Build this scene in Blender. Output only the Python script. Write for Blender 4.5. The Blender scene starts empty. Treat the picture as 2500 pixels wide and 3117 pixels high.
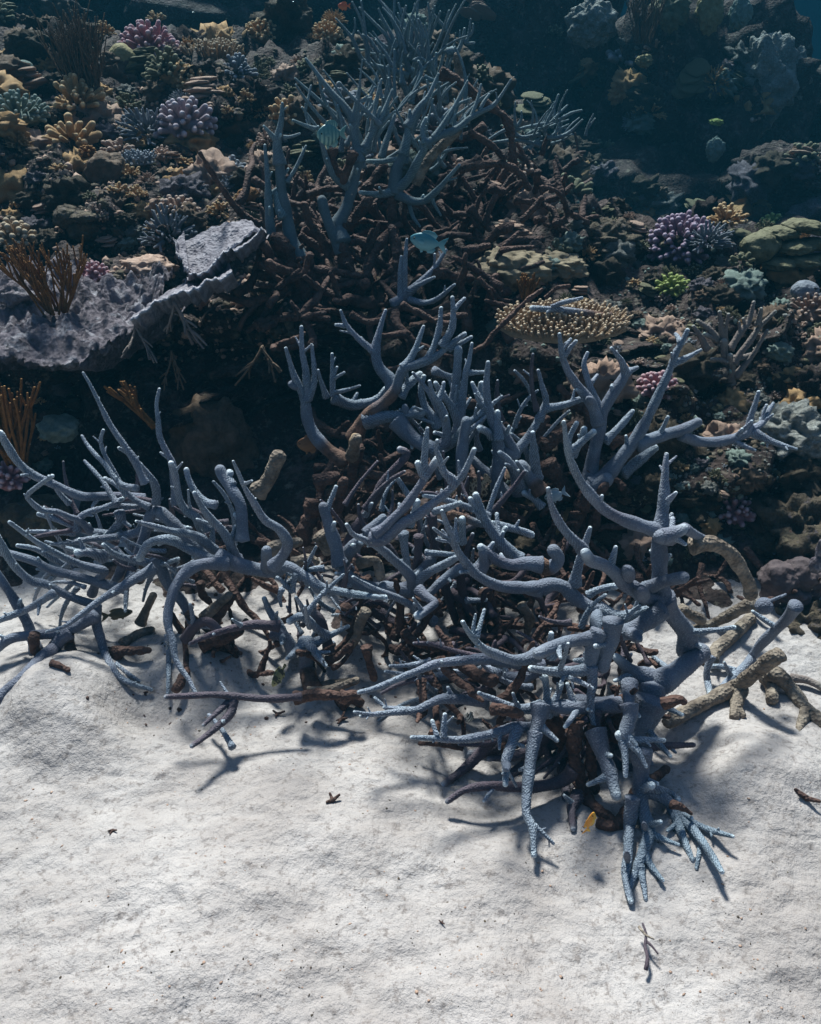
import bpy, bmesh, math, random
import numpy as np
from mathutils import Vector, Matrix, noise
from mathutils.bvhtree import BVHTree

random.seed(7)
RNG = np.random.default_rng(11)
S = bpy.context.scene
COL = S.collection

# ------------------------------------------------------------------ camera
W0, H0, F0 = 2500.0, 3117.0, 2700.0
CAM = Vector((0.0, 0.0, 1.25))
PITCH = math.radians(30.0)
cd = bpy.data.cameras.new('camera')
cd.sensor_fit = 'VERTICAL'; cd.sensor_height = 24.0; cd.lens = 24.0 * F0 / H0
cd.clip_start = 0.02; cd.clip_end = 200.0
cam = bpy.data.objects.new('camera', cd); COL.objects.link(cam)
cam.location = CAM; cam.rotation_euler = (math.pi / 2 - PITCH, 0, 0)
S.camera = cam

# ------------------------------------------------------------------ daylight from above the water
TO_SUN = Vector((-0.16, 0.55, 0.82)).normalized()
w = bpy.data.worlds.new('World'); S.world = w; w.use_nodes = True
nt = w.node_tree; nt.nodes.clear()
sky_n = nt.nodes.new('ShaderNodeTexSky'); sky_n.sky_type = 'NISHITA'; sky_n.sun_disc = False
sky_n.sun_elevation = math.asin(TO_SUN.z); sky_n.sun_rotation = math.atan2(TO_SUN.x, TO_SUN.y)
bg = nt.nodes.new('ShaderNodeBackground'); bg.inputs['Strength'].default_value = 0.068
wo = nt.nodes.new('ShaderNodeOutputWorld')
nt.links.new(sky_n.outputs[0], bg.inputs[0]); nt.links.new(bg.outputs[0], wo.inputs[0])
sl = bpy.data.lights.new('sun', 'SUN'); sl.energy = 5.0; sl.angle = math.radians(9.0); sl.color = (1.0, 0.86, 0.77)
so = bpy.data.objects.new('sun', sl); COL.objects.link(so)
so.rotation_euler = TO_SUN.to_track_quat('Z', 'Y').to_euler(); so.location = (0, 0, 8)
S.view_settings.view_transform = 'Standard'; S.view_settings.look = 'None'
S.view_settings.gamma = 1.0; S.view_settings.use_curve_mapping = False
S.view_settings.exposure = 1.16
S.render.engine = 'CYCLES'
S.cycles.use_denoising = True
S.cycles.max_bounces = 6; S.cycles.volume_bounces = 0; S.cycles.transparent_max_bounces = 6

# ------------------------------------------------------------------ helpers
CP, SP = math.cos(PITCH), math.sin(PITCH)
def ray(px, py):
    a = (px - W0 / 2) / F0; b = -(py - H0 / 2) / F0
    return Vector((a, CP + b * SP, -SP + b * CP))
def at(px, py, Y):
    d = ray(px, py); return CAM + d * (Y / d.y)
def depth(p):
    v = p - CAM; return v.y * CP - v.z * SP
def ground(px, py, z=0.0):
    d = ray(px, py); return CAM + d * ((CAM.z - z) / -d.z)

def link(o, parent=None):
    COL.objects.link(o)
    if parent is not None: o.parent = parent
    return o
def empty(name, loc, label, cat, group=None, rz=0.0):
    o = bpy.data.objects.new(name, None); o.empty_display_size = 0.05
    o.location = loc; o.rotation_euler = (0, 0, rz)
    return tag(link(o), label, cat, group)
def tag(o, label=None, cat=None, group=None, kind=None):
    if label: o['label'] = label
    if cat: o['category'] = cat
    if group: o['group'] = group
    if kind: o['kind'] = kind
    return o
def mesh(name, V, Fc, m, attrs=None, smooth=True):
    me = bpy.data.meshes.new(name)
    V = np.asarray(V, dtype=np.float32)
    Fc = np.asarray(Fc, dtype=np.int32)
    n, k = Fc.shape
    me.vertices.add(len(V)); me.vertices.foreach_set('co', V.ravel())
    me.loops.add(n * k); me.loops.foreach_set('vertex_index', Fc.ravel())
    me.polygons.add(n)
    me.polygons.foreach_set('loop_start', np.arange(0, n * k, k, dtype=np.int32))
    me.polygons.foreach_set('use_smooth', np.full(n, smooth, dtype=bool))
    if attrs:
        for an, av in attrs.items():
            A = me.attributes.new(an, 'FLOAT', 'POINT')
            A.data.foreach_set('value', np.asarray(av, dtype=np.float32))
    me.update(calc_edges=True); me.validate()
    if m: me.materials.append(m)
    return me
def obj(name, me, parent=None, loc=None):
    o = bpy.data.objects.new(name, me)
    if loc is not None: o.location = loc
    return link(o, parent)

def resample(P, step):
    """Catmull-Rom through the rows of P (first two columns give arc length)."""
    P = np.asarray(P, float)
    Q = np.vstack([2 * P[0] - P[1], P, 2 * P[-1] - P[-2]])
    out = []
    for i in range(1, len(Q) - 2):
        L = np.linalg.norm(Q[i + 1][:2] - Q[i][:2])
        n = max(2, int(L / step))
        for t in np.arange(n) / n:
            a, b, c, d = Q[i - 1], Q[i], Q[i + 1], Q[i + 2]
            out.append(0.5 * (2 * b + (c - a) * t + (2 * a - 5 * b + 4 * c - d) * t * t + (3 * b - a - 3 * c + d) * t ** 3))
    out.append(P[-1])
    return np.array(out)

def tube(P, R, seg=12, nub=0.0, lump=0.0, tipround=True, seed=0, nubw=None):
    """tapered tube along P (n,3) with radii R; rounded at the end, closed at the start. -> verts, quads, along(0..1), nubmask"""
    P = np.asarray(P, float); R = np.asarray(R, float)
    if tipround:                     # a round end made of three more rings
        d = P[-1] - P[-2]; d /= (np.linalg.norm(d) + 1e-9); r = R[-1]
        ext = [(0.45, 0.88), (0.8, 0.58), (0.97, 0.2)]
        P = np.vstack([P] + [P[-1] + d * r * a for a, _ in ext])
        R = np.concatenate([R, [r * b for _, b in ext]])
    n = len(P)
    T = np.gradient(P, axis=0); T /= (np.linalg.norm(T, axis=1)[:, None] + 1e-12)
    u = np.cross(T[0], [0.31, 0.17, 0.93]); u /= np.linalg.norm(u)
    U = np.zeros((n, 3))
    for i in range(n):
        u = u - T[i] * np.dot(u, T[i]); u /= (np.linalg.norm(u) + 1e-12); U[i] = u
    Vv = np.cross(T, U)
    ang = np.arange(seg) * (2 * math.pi / seg)
    rng = np.random.default_rng(seed)
    mod = np.ones((n, seg)); nm = np.zeros((n, seg))
    if lump:
        ph = rng.uniform(0, 6.28, 6)
        s = np.arange(n)[:, None]
        mod += lump * (np.sin(s * .23 + 2 * ang[None] + ph[0]) * .5 + np.sin(s * .11 - ang[None] + ph[1]) * .6 + np.sin(s * .057 + ph[2]) * .6)
    if nub:
        ij = (np.arange(n)[:, None] + np.arange(seg)[None]) % 2
        nm = ij * rng.uniform(.3, 1.0, (n, seg))
        w_ = np.ones(n) if nubw is None else np.concatenate([nubw, np.full(n - len(nubw), nubw[-1])])
        mod += nub * nm * w_[:, None]
    rr = R[:, None] * mod
    V = P[:, None, :] + rr[..., None] * (np.cos(ang)[None, :, None] * U[:, None, :] + np.sin(ang)[None, :, None] * Vv[:, None, :])
    V = V.reshape(-1, 3)
    i, j = np.meshgrid(np.arange(n - 1), np.arange(seg), indexing='ij')
    a = i * seg + j; b = i * seg + (j + 1) % seg
    q = np.stack([a, b, b + seg, a + seg], -1).reshape(-1, 4)
    # caps: a centre vertex at either end, as degenerate-free quads (pairs of sides)
    c0 = len(V); V = np.vstack([V, P[0] - T[0] * R[0] * .3, P[-1] + T[-1] * R[-1] * .12])
    k = np.arange(0, seg, 2)
    cap0 = np.stack([np.full(len(k), c0), (k + 2) % seg, (k + 1) % seg, k], -1)
    e = (n - 1) * seg
    cap1 = np.stack([np.full(len(k), c0 + 1), e + k, e + (k + 1) % seg, e + (k + 2) % seg], -1)
    q = np.vstack([q, cap0, cap1])
    s = np.repeat(np.arange(n) / (n - 1), seg); s = np.concatenate([s, [0, 1]])
    return V, q, s, np.concatenate([nm.ravel(), [0, .5]])

def join(parts):
    Vs, Fs, off = [], [], 0
    for V, Fq in parts:
        Vs.append(V); Fs.append(Fq + off); off += len(V)
    return np.vstack(Vs), np.vstack(Fs)

# ------------------------------------------------------------------ materials
def new_mat(name):
    m = bpy.data.materials.new(name); m.use_nodes = True
    t = m.node_tree; b = t.nodes['Principled BSDF']; b.inputs['Roughness'].default_value = .8
    b.inputs['Specular IOR Level'].default_value = .25
    return m, t, b
def N(t, kind, **kw):
    n = t.nodes.new(kind)
    for k, v in kw.items():
        if k in n.inputs: n.inputs[k].default_value = v
        else: setattr(n, k, v)
    return n
def mixc(t, fac, a, b, mode='MIX'):
    n = t.nodes.new('ShaderNodeMix'); n.data_type = 'RGBA'; n.blend_type = mode
    for i, v in ((0, fac), (6, a), (7, b)):
        if hasattr(v, 'is_linked'): t.links.new(v, n.inputs[i])
        elif i == 0: n.inputs[0].default_value = v
        else: n.inputs[i].default_value = (*v, 1)
    return n.outputs[2]
def ramp(t, src, lo, hi):
    n = t.nodes.new('ShaderNodeMapRange'); n.inputs[1].default_value = lo; n.inputs[2].default_value = hi
    t.links.new(src, n.inputs[0]); return n.outputs[0]
def tex(t, scale, detail=3.0, rough=.6, kind='noise', coord='Object', feature='F1'):
    c = t.nodes.new('ShaderNodeTexCoord')
    if kind == 'noise':
        n = N(t, 'ShaderNodeTexNoise'); n.inputs['Scale'].default_value = scale; n.inputs['Detail'].default_value = detail
        n.inputs['Roughness'].default_value = rough
        t.links.new(c.outputs[coord], n.inputs['Vector']); return n.outputs[0]
    n = N(t, 'ShaderNodeTexVoronoi'); n.feature = feature; n.inputs['Scale'].default_value = scale
    t.links.new(c.outputs[coord], n.inputs['Vector']); return n.outputs['Distance']
def bump(t, b, h, strength=.5, dist=.01, prev=None):
    n = N(t, 'ShaderNodeBump'); n.inputs['Strength'].default_value = strength; n.inputs['Distance'].default_value = dist
    t.links.new(h, n.inputs['Height'])
    if prev: t.links.new(prev, n.inputs['Normal'])
    t.links.new(n.outputs[0], b.inputs['Normal']); return n.outputs[0]
def attr(t, name):
    n = N(t, 'ShaderNodeAttribute'); n.attribute_name = name; return n.outputs['Fac']

def coral_mat(name, c0, c1, tip=None, dead=None, nubc=None, scale=40., vor=200., vs=.5, vd=.004):
    m, t, b = new_mat(name)
    c = mixc(t, ramp(t, tex(t, scale, 4), .35, .65), c0, c1)
    if nubc: c = mixc(t, ramp(t, tex(t, 3.2, 3), .36, .64), mixc(t, 1.0, c, (1.12, .95, 1.0), 'MULTIPLY'), mixc(t, 1.0, c, (.88, 1.05, 1.04), 'MULTIPLY'))
    if nubc: c = mixc(t, attr(t, 'nub'), c, nubc)
    if nubc:
        fr = attr(t, 'fresh'); c = mixc(t, fr, mixc(t, ramp(t, tex(t, 9, 3), .35, .65), tuple(a * .85 + d for a, d in zip(c0, (.028, .014, .014))), tuple(x * .95 for x in c1)), c)
        dm = N(t, 'ShaderNodeMath'); dm.operation = 'MULTIPLY'; t.links.new(ramp(t, tex(t, 300, kind='vor'), .40, .10), dm.inputs[0]); t.links.new(fr, dm.inputs[1])
        c = mixc(t, dm.outputs[0], c, tuple(min(1, x * 1.05) for x in nubc))
    if dead:
        d2 = mixc(t, ramp(t, tex(t, 55, 4), .4, .62), dead, tuple(x * 2.1 for x in dead))
        c = mixc(t, attr(t, 'dead'), c, d2)
    if tip: c = mixc(t, attr(t, 'tip'), c, tip)
    t.links.new(c, b.inputs['Base Color'])
    if vor:
        p = bump(t, b, tex(t, scale * 1.3, 4), .3 if nubc else .35, .01)
        n_ = N(t, 'ShaderNodeMath'); n_.operation = 'MULTIPLY'; n_.inputs[1].default_value = -1 if vs < 0 else 1; t.links.new(tex(t, vor, kind='vor'), n_.inputs[0])
        last = bump(t, b, n_.outputs[0], abs(vs), vd, p)
        if nubc:
            b_ = last.node; mm = N(t, 'ShaderNodeMapRange'); mm.inputs[3].default_value = abs(vs) * .6; mm.inputs[4].default_value = abs(vs) * 1.1; t.links.new(attr(t, 'fresh'), mm.inputs[0]); t.links.new(mm.outputs[0], b_.inputs['Strength'])
    return m
M = {}
M['live'] = coral_mat('blue_staghorn', (.078, .092, .125), (.178, .204, .254), (.74, .82, .86), (.09, .052, .038), (.38, .44, .50), 22, 300, -.8, .003)
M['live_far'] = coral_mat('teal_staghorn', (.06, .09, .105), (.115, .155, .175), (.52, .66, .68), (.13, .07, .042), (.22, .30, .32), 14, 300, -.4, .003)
M['plum'] = coral_mat('shaded_plum_staghorn', (.050, .040, .052), (.10, .078, .092), (.42, .45, .50), None, (.13, .11, .13), 22, 300, -.6, .003)  # dark plum branches, and the shade on the sand twig put into its colour
M['dead'] = coral_mat('dead_coral', (.048, .025, .021), (.128, .070, .053), None, None, None, 26, 150, .7, .006)
M['tan'] = coral_mat('bleached_dead_coral', (.11, .082, .063), (.29, .235, .185), None, None, None, 30, 140, .8, .006)
M['greybrown'] = coral_mat('greybrown_staghorn', (.13, .10, .09), (.20, .16, .14), (.36, .36, .32), None, (.2, .17, .15), 20, 200, .5, .004)

# reef rock: patches of turf, coralline crust and bare stone
def rock_mat(name, cols, s=6., bs=1.0):
    m, t, b = new_mat(name)
    c = mixc(t, ramp(t, tex(t, s, 6, .65), .38, .62), cols[0], cols[1])
    c = mixc(t, ramp(t, tex(t, s * 2.3, 5, .7), .52, .68), c, cols[2])
    c = mixc(t, ramp(t, tex(t, s * 5.1, 4, .7), .56, .70), c, cols[3])
    t.links.new(c, b.inputs['Base Color'])
    p = bump(t, b, tex(t, 22, 8, .7), .9 * bs, .03)
    p = bump(t, b, tex(t, 75, kind='vor'), .7 * bs, .012, p)
    bump(t, b, tex(t, 160, 4, .7), .6 * bs, .006, p)
    return m
M['rock'] = rock_mat('reef_rock', [(.024, .013, .012), (.055, .033, .027), (.14, .095, .085), (.20, .17, .13)])
M['ledge'] = rock_mat('lilac_crust', [(.125, .10, .115), (.225, .19, .215), (.42, .40, .43), (.07, .055, .06)], 9)
M['pale_rock'] = rock_mat('pale_rock', [(.18, .17, .15), (.33, .33, .30), (.22, .2, .17), (.45, .46, .43)], 12)
M['brown_rock'] = rock_mat('brown_rock', [(.06, .043, .03), (.13, .095, .06), (.2, .16, .1), (.10, .08, .09)], 10)

m, t, b = new_mat('sand')
c = mixc(t, ramp(t, tex(t, 4, 6, .65), .38, .62), (.335, .292, .275), (.445, .398, .380))
c = mixc(t, ramp(t, tex(t, 60, 5, .75), .53, .65), c, (.235, .20, .185))
c = mixc(t, ramp(t, tex(t, 240, 3, .8), .60, .72), c, (.22, .195, .18))
t.links.new(c, b.inputs['Base Color']); b.inputs['Roughness'].default_value = .95; b.inputs['Specular IOR Level'].default_value = .1
p = bump(t, b, tex(t, 24, 6, .6), .5, .03); p = bump(t, b, tex(t, 85, 5, .65), .45, .010, p); bump(t, b, tex(t, 380, 3, .7), .35, .003, p)
M['sand'] = m
m, t, b = new_mat('open_water'); b.inputs['Base Color'].default_value = (.006, .016, .034, 1); b.inputs['Roughness'].default_value = 1
b.inputs['Specular IOR Level'].default_value = 0
M['water'] = m

# ------------------------------------------------------------------ the setting
def fbm(v, o=4): return noise.fractal(v, 1.0, 2.0, o)
def lerp_tab(tab, y):
    return np.interp(y, [p[0] for p in tab], [p[1] for p in tab])
SAND_BUMPS = []
SZ = {}
for px, py, h, r in ((230, 2180, .055, .13), (420, 2160, -.035, .075), (120, 2080, .03, .15), (2280, 2330, .03, .12), (2120, 2290, -.03, .07), (900, 2560, .018, .2), (1900, 2860, -.02, .16),
                     (380, 2890, .02, .22), (2330, 2480, .018, .10), (1500, 2330, -.02, .12), (620, 2010, .03, .12)):
    g = ground(px, py); SAND_BUMPS.append((g.x, g.y, h * 1.25, r))
def sand_z(x, y):
    z = .026 * fbm(Vector((x * 2.2, y * 2.6, 3.1)), 3) + .008 * fbm(Vector((x * 9, y * 13, 1.7)), 3) + .0019 * fbm(Vector((x * 26, y * 44, .3)), 3) - .0032 * max(0, fbm(Vector((x * 34, y * 70, 5.3)), 2) - .18)
    for bx, by, h, r in SAND_BUMPS:
        d = ((x - bx) ** 2 + (y - by) ** 2) / (r * r)
        if d < 6: z += h * math.exp(-d ** 1.5)
    return z
def axis(dense0, dense1, step, far0, far1, grow=1.25):
    a = list(np.arange(dense0, dense1, step)); s = step; x = a[-1]
    while x < far1: s *= grow; x += s; a.append(min(x, far1))
    s = step; x = a[0]
    while x > far0: s *= grow; x -= s; a.insert(0, max(x, far0))
    return np.array(a)
def grid_faces(nx, ny):
    i, j = np.meshgrid(np.arange(ny - 1), np.arange(nx - 1), indexing='ij')
    a = i * nx + j
    return np.stack([a, a + 1, a + 1 + nx, a + nx], -1).reshape(-1, 4)
xs = axis(-1.0, 1.0, .0062, -14, 14, 1.3); ys = axis(.5, 2.1, .0052, -6, 14, 1.3)
V = [(x, y, sand_z(x, y) if abs(x) < 2.5 and -1 < y < 3.5 else 0) for y in ys for x in xs]
sand = obj('sand', mesh('sand', V, grid_faces(len(xs), len(ys)), M['sand'])); tag(sand, kind='structure')

PROF_L = [(1.55, -.12), (1.82, .0), (2.25, .08), (2.45, .34), (2.6, .50), (3.2, .70), (4, .95), (4.6, 1.08), (5.2, 1.10), (6.5, .95), (9, .5), (14, 0)]
PROF_M = [(1.42, -.12), (1.64, .0), (1.95, .07), (2.34, .16), (2.5, .36), (3.0, .56), (3.6, .80), (4.2, .98), (5.0, 1.07), (6, 1.0), (9, .4), (14, 0)]
PROF_R = [(1.5, -.12), (1.74, 0.0), (2.0, .14), (2.15, .26), (2.4, .37), (2.8, .48), (3.2, .53), (3.6, .42), (4.5, .22), (6, .12), (14, -.05)]
def reef_base(x, y):
    s = x / (y * .43)                      # -1..1 across the picture's width
    wl = min(max(-s * 1.25 - .05, 0), 1); wr = min(max(s * 2.0 - .10, 0), 1); wm = 1 - wl - wr
    wl = wl * wl * (3 - 2 * wl); wr = wr * wr * (3 - 2 * wr); wm = 1 - wl - wr
    return wl * lerp_tab(PROF_L, y) + wm * lerp_tab(PROF_M, y) + wr * lerp_tab(PROF_R, y)
rx = axis(-1.5, 1.5, .0105, -9, 9, 1.12); ry = axis(1.38, 3.3, .0095, 1.5, 13.5, 1.03)
B0 = np.array([[reef_base(x, y) for x in rx] for y in ry])
gy, gx = np.gradient(B0, ry, rx)
V = []
for j, y in enumerate(ry):
    for i, x in enumerate(rx):
        p = Vector((x, y, B0[j, i])); n = Vector((-gx[j, i], -gy[j, i] * .9, 1)).normalized()
        q = Vector((x * 1.0, y * 1.0, p.z * 1.3))
        d = .12 * fbm(q * 2.6, 3)
        v1 = noise.voronoi(q * 6.0)[0]; d += .15 * (.45 - v1[0])
        v2 = noise.voronoi(q * 19.0 + Vector((3, 1, 7)))[0]; d += .042 * (.4 - v2[0]) * (1 if y < 5 else .4)
        d += .010 * fbm(q * 38, 2)
        edge = min(1, max(0, (p.z + .12) / .1)) * (.45 if p.y < 2.1 else 1)
        p = p + n * (d * edge)
        if p.z > .1: p.y -= min(.16, max(0, .34 * fbm(Vector((x * 3.1, y * .8, p.z * 6.0)), 2))) * min(1, (p.z - .1) * 8)
        wx = max(0, 1 - ((x + .32) / .42) ** 2)
        if wx > 0 and y < 3.2: p.y += wx * (.34 * math.exp(-((p.z - .2) / .11) ** 2) - .16 * math.exp(-((p.z - .45) / .07) ** 2))
        V.append(p)
reef_me = mesh('reef_slope', V, grid_faces(len(rx), len(ry)), M['rock'])
reef = obj('reef_slope', reef_me); tag(reef, kind='structure')
BVH = BVHTree.FromPolygons([v.co[:] for v in reef_me.vertices], [p.vertices[:] for p in reef_me.polygons])
def hit(px, py, default=3.0):
    d = ray(px, py).normalized()
    loc, nrm, idx, dist = BVH.ray_cast(CAM, d)
    if loc is None:
        return at(px, py, default), Vector((0, 0, 1))
    if loc.z < 0.0:
        loc = ground(px, py)
    return loc, nrm

# the open water all round, far off: a tall round wall of blue, closed to keep low skylight out
ang = np.linspace(0, 2 * math.pi, 97)[:-1]
V = [(24 * math.cos(a), 24 * math.sin(a), z) for z in (-3, 12) for a in ang]
Fq = [(i, (i + 1) % 96, 96 + (i + 1) % 96, 96 + i) for i in range(96)]
tag(obj('water', mesh('water', V, Fq, M['water'])), kind='structure')

# what stands where in the picture, to tell alike pieces apart by their neighbours
LAND = [(457, 115, 'the pink cauliflower coral'), (374, 168, 'the dull yellow dome'), (645, 172, 'the cream table coral'), (565, 345, 'the grey-pink cauliflower coral'), (795, 85, 'the orange-tan crest coral'),
        (270, 250, 'the dark feathery bush'), (60, 310, 'the grey-green bushy coral'), (330, 520, 'the brown disc coral'), (245, 640, 'the folded leather coral'), (545, 625, 'the pinkish-tan finger coral'),
        (757, 588, 'the small orange dome'), (860, 560, 'the slender upright trunks'), (1005, 408, 'the barred green fish'), (1050, 650, 'the tree-like staghorn'), (1298, 735, 'the turquoise fish'),
        (1240, 620, 'the wide sweeping staghorn'), (1500, 450, 'the dead brown arch'), (1700, 390, 'the low spiky teal staghorn'), (1822, 470, 'the yellow finger mound'), (2010, 545, 'the olive leather coral'),
        (2073, 700, 'the large purple coral'), (1555, 800, 'the tan dotted mound'), (1822, 720, 'the dark knobbly boulder'), (1715, 985, 'the tan table coral'), (2043, 852, 'the yellow-green tuft'),
        (2400, 740, 'the stacked olive plates'), (2230, 1040, 'the grey-brown staghorn'), (2000, 1155, 'the bright pink coral'), (2230, 1530, 'the low pink coral'), (2395, 1765, 'the mauve lobes'),
        (175, 880, 'the orange stick coral'), (650, 790, 'the ruffled lilac plate'), (150, 1030, 'the lilac ledge'), (2450, 872, 'the smooth blue-grey dome'), (2300, 1160, 'the pale forked arm tip'),
        (1220, 920, 'the small blue sprig'), (1150, 1080, 'the tall middle fingers'), (1083, 1350, 'the pale green bud'), (1452, 1492, 'the netted grouper'), (1290, 1560, 'the forked spiny fingers'),
        (1000, 1620, 'the dark thick finger'), (1700, 1700, 'the long spiny arm'), (1260, 1790, 'the forked centre branch'), (950, 1900, 'the low spiky cluster'), (848, 2058, 'the olive butterflyfish'),
        (700, 2120, 'the long twig on the sand'), (560, 1950, 'the drooping curved finger'), (300, 2050, 'the drooping left finger'), (120, 2000, 'the thick left branches'), (620, 1560, 'the blunt fat finger'),
        (1431, 2182, 'the thin white fish'), (1797, 2500, 'the orange fish'), (1960, 2400, 'the front stalk'), (1200, 2060, 'the long front arm'), (2010, 1560, 'the upright spike'), (2120, 420, 'the far pinnacle'), (1560, 300, 'the far dark wall'), (2330, 250, 'the pale hanging sheet'), (2200, 1950, 'the slanting smooth stick'), (2150, 2120, 'the long bleached branch')]
USED = {}
def locate(prefix, px, py):
    c = sorted(LAND, key=lambda l: math.hypot(l[0] - px, l[1] - py))
    for lx, ly, nm in c[:4]:
        dx, dy = px - lx, py - ly
        opts = []
        if math.hypot(dx, dy) < 45: opts.append('beside')
        if abs(dx) > .5 * abs(dy): opts.append('left of' if dx < 0 else 'right of')
        if abs(dy) >= .5 * abs(dx): opts.append('above' if dy < 0 else 'below')
        if len(opts) == 2 and opts[0] != 'beside': opts.append(('upper' if dy < 0 else 'lower') + (' left of' if dx < 0 else ' right of'))
        for o_ in opts:
            lab = f'{prefix} {o_} {nm}'
            if lab not in USED and len(lab.split()) <= 16:
                USED[lab] = 1; return lab
    return f'{prefix} near {c[0][2]}'

# ------------------------------------------------------------------ staghorn colonies, branch by branch
KR = 850.0 / 1729.0
CROP = {'A': (0, 0, KR), 'B': (800, 0, KR), 'C': (1650, 0, KR), 'D': (0, 700, KR), 'E': (800, 700, KR), 'F': (1650, 700, KR),
        'G': (0, 1400, KR), 'H': (800, 1400, KR), 'I': (1650, 1400, KR), 'J': (0, 2100, 1250 / 1729), 'K': (1250, 2100, 1250 / 1729)}
def lump_geo(seed, R=1.0, flat=.7, amp=.25, fs=1.6, sub=3, amp2=.07):
    bm = bmesh.new(); bmesh.ops.create_icosphere(bm, subdivisions=sub, radius=1)
    o = Vector((seed * 3.1, seed * 1.7, seed * .9))
    for v in bm.verts:
        n = v.co.normalized()
        d = 1 + amp * fbm(n * fs + o, 3) + amp2 * (.5 - noise.voronoi(n * 4 + o)[0][0]) * 2
        v.co = Vector((n.x * d, n.y * d, n.z * d * flat)) * R
    V = np.array([v.co[:] for v in bm.verts]); q = np.array([[v.index for v in f.verts] for f in bm.faces]); bm.free()
    return V, q
SEED = [0]
def live_(fl): return not ('d' in fl or 't' in fl)
def colony(name, label, cat, Y0, data, mat_live, group=None, seg=30, step=4.6, nub=.19, snap=75, ground_clamp=True, twigs=True):
    """each line: frame, depth of the base (* = where it meets an earlier branch, h = on the reef), depth change, radii, flags, path.
    flags: n none, d dead brown, t bleached tan, g grows out of dead wood, p plain blunt end"""
    rows = []
    for ln in data.strip().splitlines():
        tk = ln.split()
        if len(tk) < 7: continue
        ox, oy, k = CROP[tk[0]]
        r0, r1 = float(tk[3]) * k, float(tk[4]) * k
        c = [float(v) for v in tk[6:]]
        P = [(ox + c[i] * k, oy + c[i + 1] * k) for i in range(0, len(c), 2)]
        if r0 < r1: P = P[::-1]; r0, r1 = r1, r0
        rows.append((tk[1], float(tk[2]), r0, r1, tk[5], P))
    built, samples = [], []
    for yb, dy, r0, r1, fl, P in rows:
        if yb == '*':
            Y = Y0; best = snap
            for (x, y, yy) in samples:
                dd = math.hypot(x - P[0][0], y - P[0][1])
                if dd < best: best = dd; Y = yy
        elif yb == 'h': Y = hit(*P[0])[0].y
        else: Y = float(yb)
        L = np.concatenate([[0], np.cumsum([math.dist(P[i], P[i + 1]) for i in range(len(P) - 1)])]); L /= L[-1]
        rows_ = [(P[i][0], P[i][1], r0 + (r1 - r0) * L[i] ** (1.15), Y + dy * L[i]) for i in range(len(P))]
        Q = resample(rows_, step)
        pts, rad = [], []
        for x, y, r, yy in Q:
            p = at(x, y, yy)
            wr = max(r, 1.5) * depth(p) / F0
            zm = (sand_z(p.x, p.y) if p.y < 2.6 else 0) + wr * .8
            if ground_clamp and p.z < zm:
                p = ground(x, y, zm); yy = p.y
            pts.append(p); rad.append(wr)
        for i in range(0, len(Q), 3): samples.append((Q[i][0], Q[i][1], pts[i].y))
        samples.append((Q[-1][0], Q[-1][1], pts[-1].y))
        built.append((pts, rad, fl, len(Q), r0, r1))
    if twigs:                         # short side twigs along the living branches
        rt = random.Random(len(rows) * 17 + int(Y0 * 100))
        for pts, rad, fl, nq, r0, r1 in list(built):
            if not live_(fl) or 'p' in fl or len(pts) < 14: continue
            for _ in range(rt.choice([0, 1, 1, 2]) if len(pts) < 45 else rt.choice([1, 2, 3])):
                i = rt.randint(int(len(pts) * (.45 if 'g' in fl else .25)), int(len(pts) * .88))
                t_ = (pts[min(i + 2, len(pts) - 1)] - pts[i - 2]).normalized(); side = t_.cross(Vector((rt.uniform(-1, 1), rt.uniform(-1, 1), rt.uniform(-1, 1)))).normalized()
                d_ = (side + t_ * rt.uniform(.3, .9) + Vector((0, 0, .25))).normalized(); L_ = rad[i] * rt.choice([1.6, 2.0, 2.6, 3.6, 5.0]); c_ = pts[i].copy(); pp = []
                m_ = max(6, int(L_ / .0025))
                for j in range(m_): pp.append(c_.copy()); d_ = (d_ + Vector((0, 0, .25 / m_))).normalized(); c_ = c_ + d_ * L_ / (m_ - 1)
                if pp[-1].z < .015: continue
                rb = min(rad[i] * .62, .0075)
                built.append((pp, list(np.linspace(rb, rb * .5, m_)), 'n', m_, 0, 0))
    low = min((p for b in built for p in b[0]), key=lambda p: p.z)
    base = Vector((built[0][0][0].x, built[0][0][0].y, max(low.z - .01, -.02)))
    root = empty(name, base, label, cat, group)
    for pts, rad, fl, nq, r0, r1 in built:
        SEED[0] += 1; sd = SEED[0]
        P = np.array([p - base for p in pts]); R = np.array(rad)
        k = len(R); s = np.linspace(0, 1, k)
        if not live_(fl): R = R * (1 + (.04 if 't' in fl else .08) * np.sin(s * k * .33 + sd) + (.03 if 't' in fl else .06) * np.sin(s * k * .83 + 3 * sd))
        R = R * (1 + .05 * np.sin(s * k * .21 + sd) + .04 * np.sin(s * k * .37 + 2 * sd))
        ds = np.concatenate([[0], np.cumsum(np.linalg.norm(np.diff(P, axis=0), axis=1))]); R = R * (.93 + .20 * np.exp(-(ds / (R[0] * 1.5)) ** 2))
        live = not ('d' in fl or 't' in fl)
        sg = int(min(seg, max(10, 2 * round(2 * math.pi * R.mean() / .0050))))
        da = np.concatenate([[0], np.cumsum(np.linalg.norm(np.diff(P, axis=0), axis=1))]); fw = np.clip(1.15 - (da[-1] - da) / .32, .30, 1) if r1 < 12 else np.full(k, .34)
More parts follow.
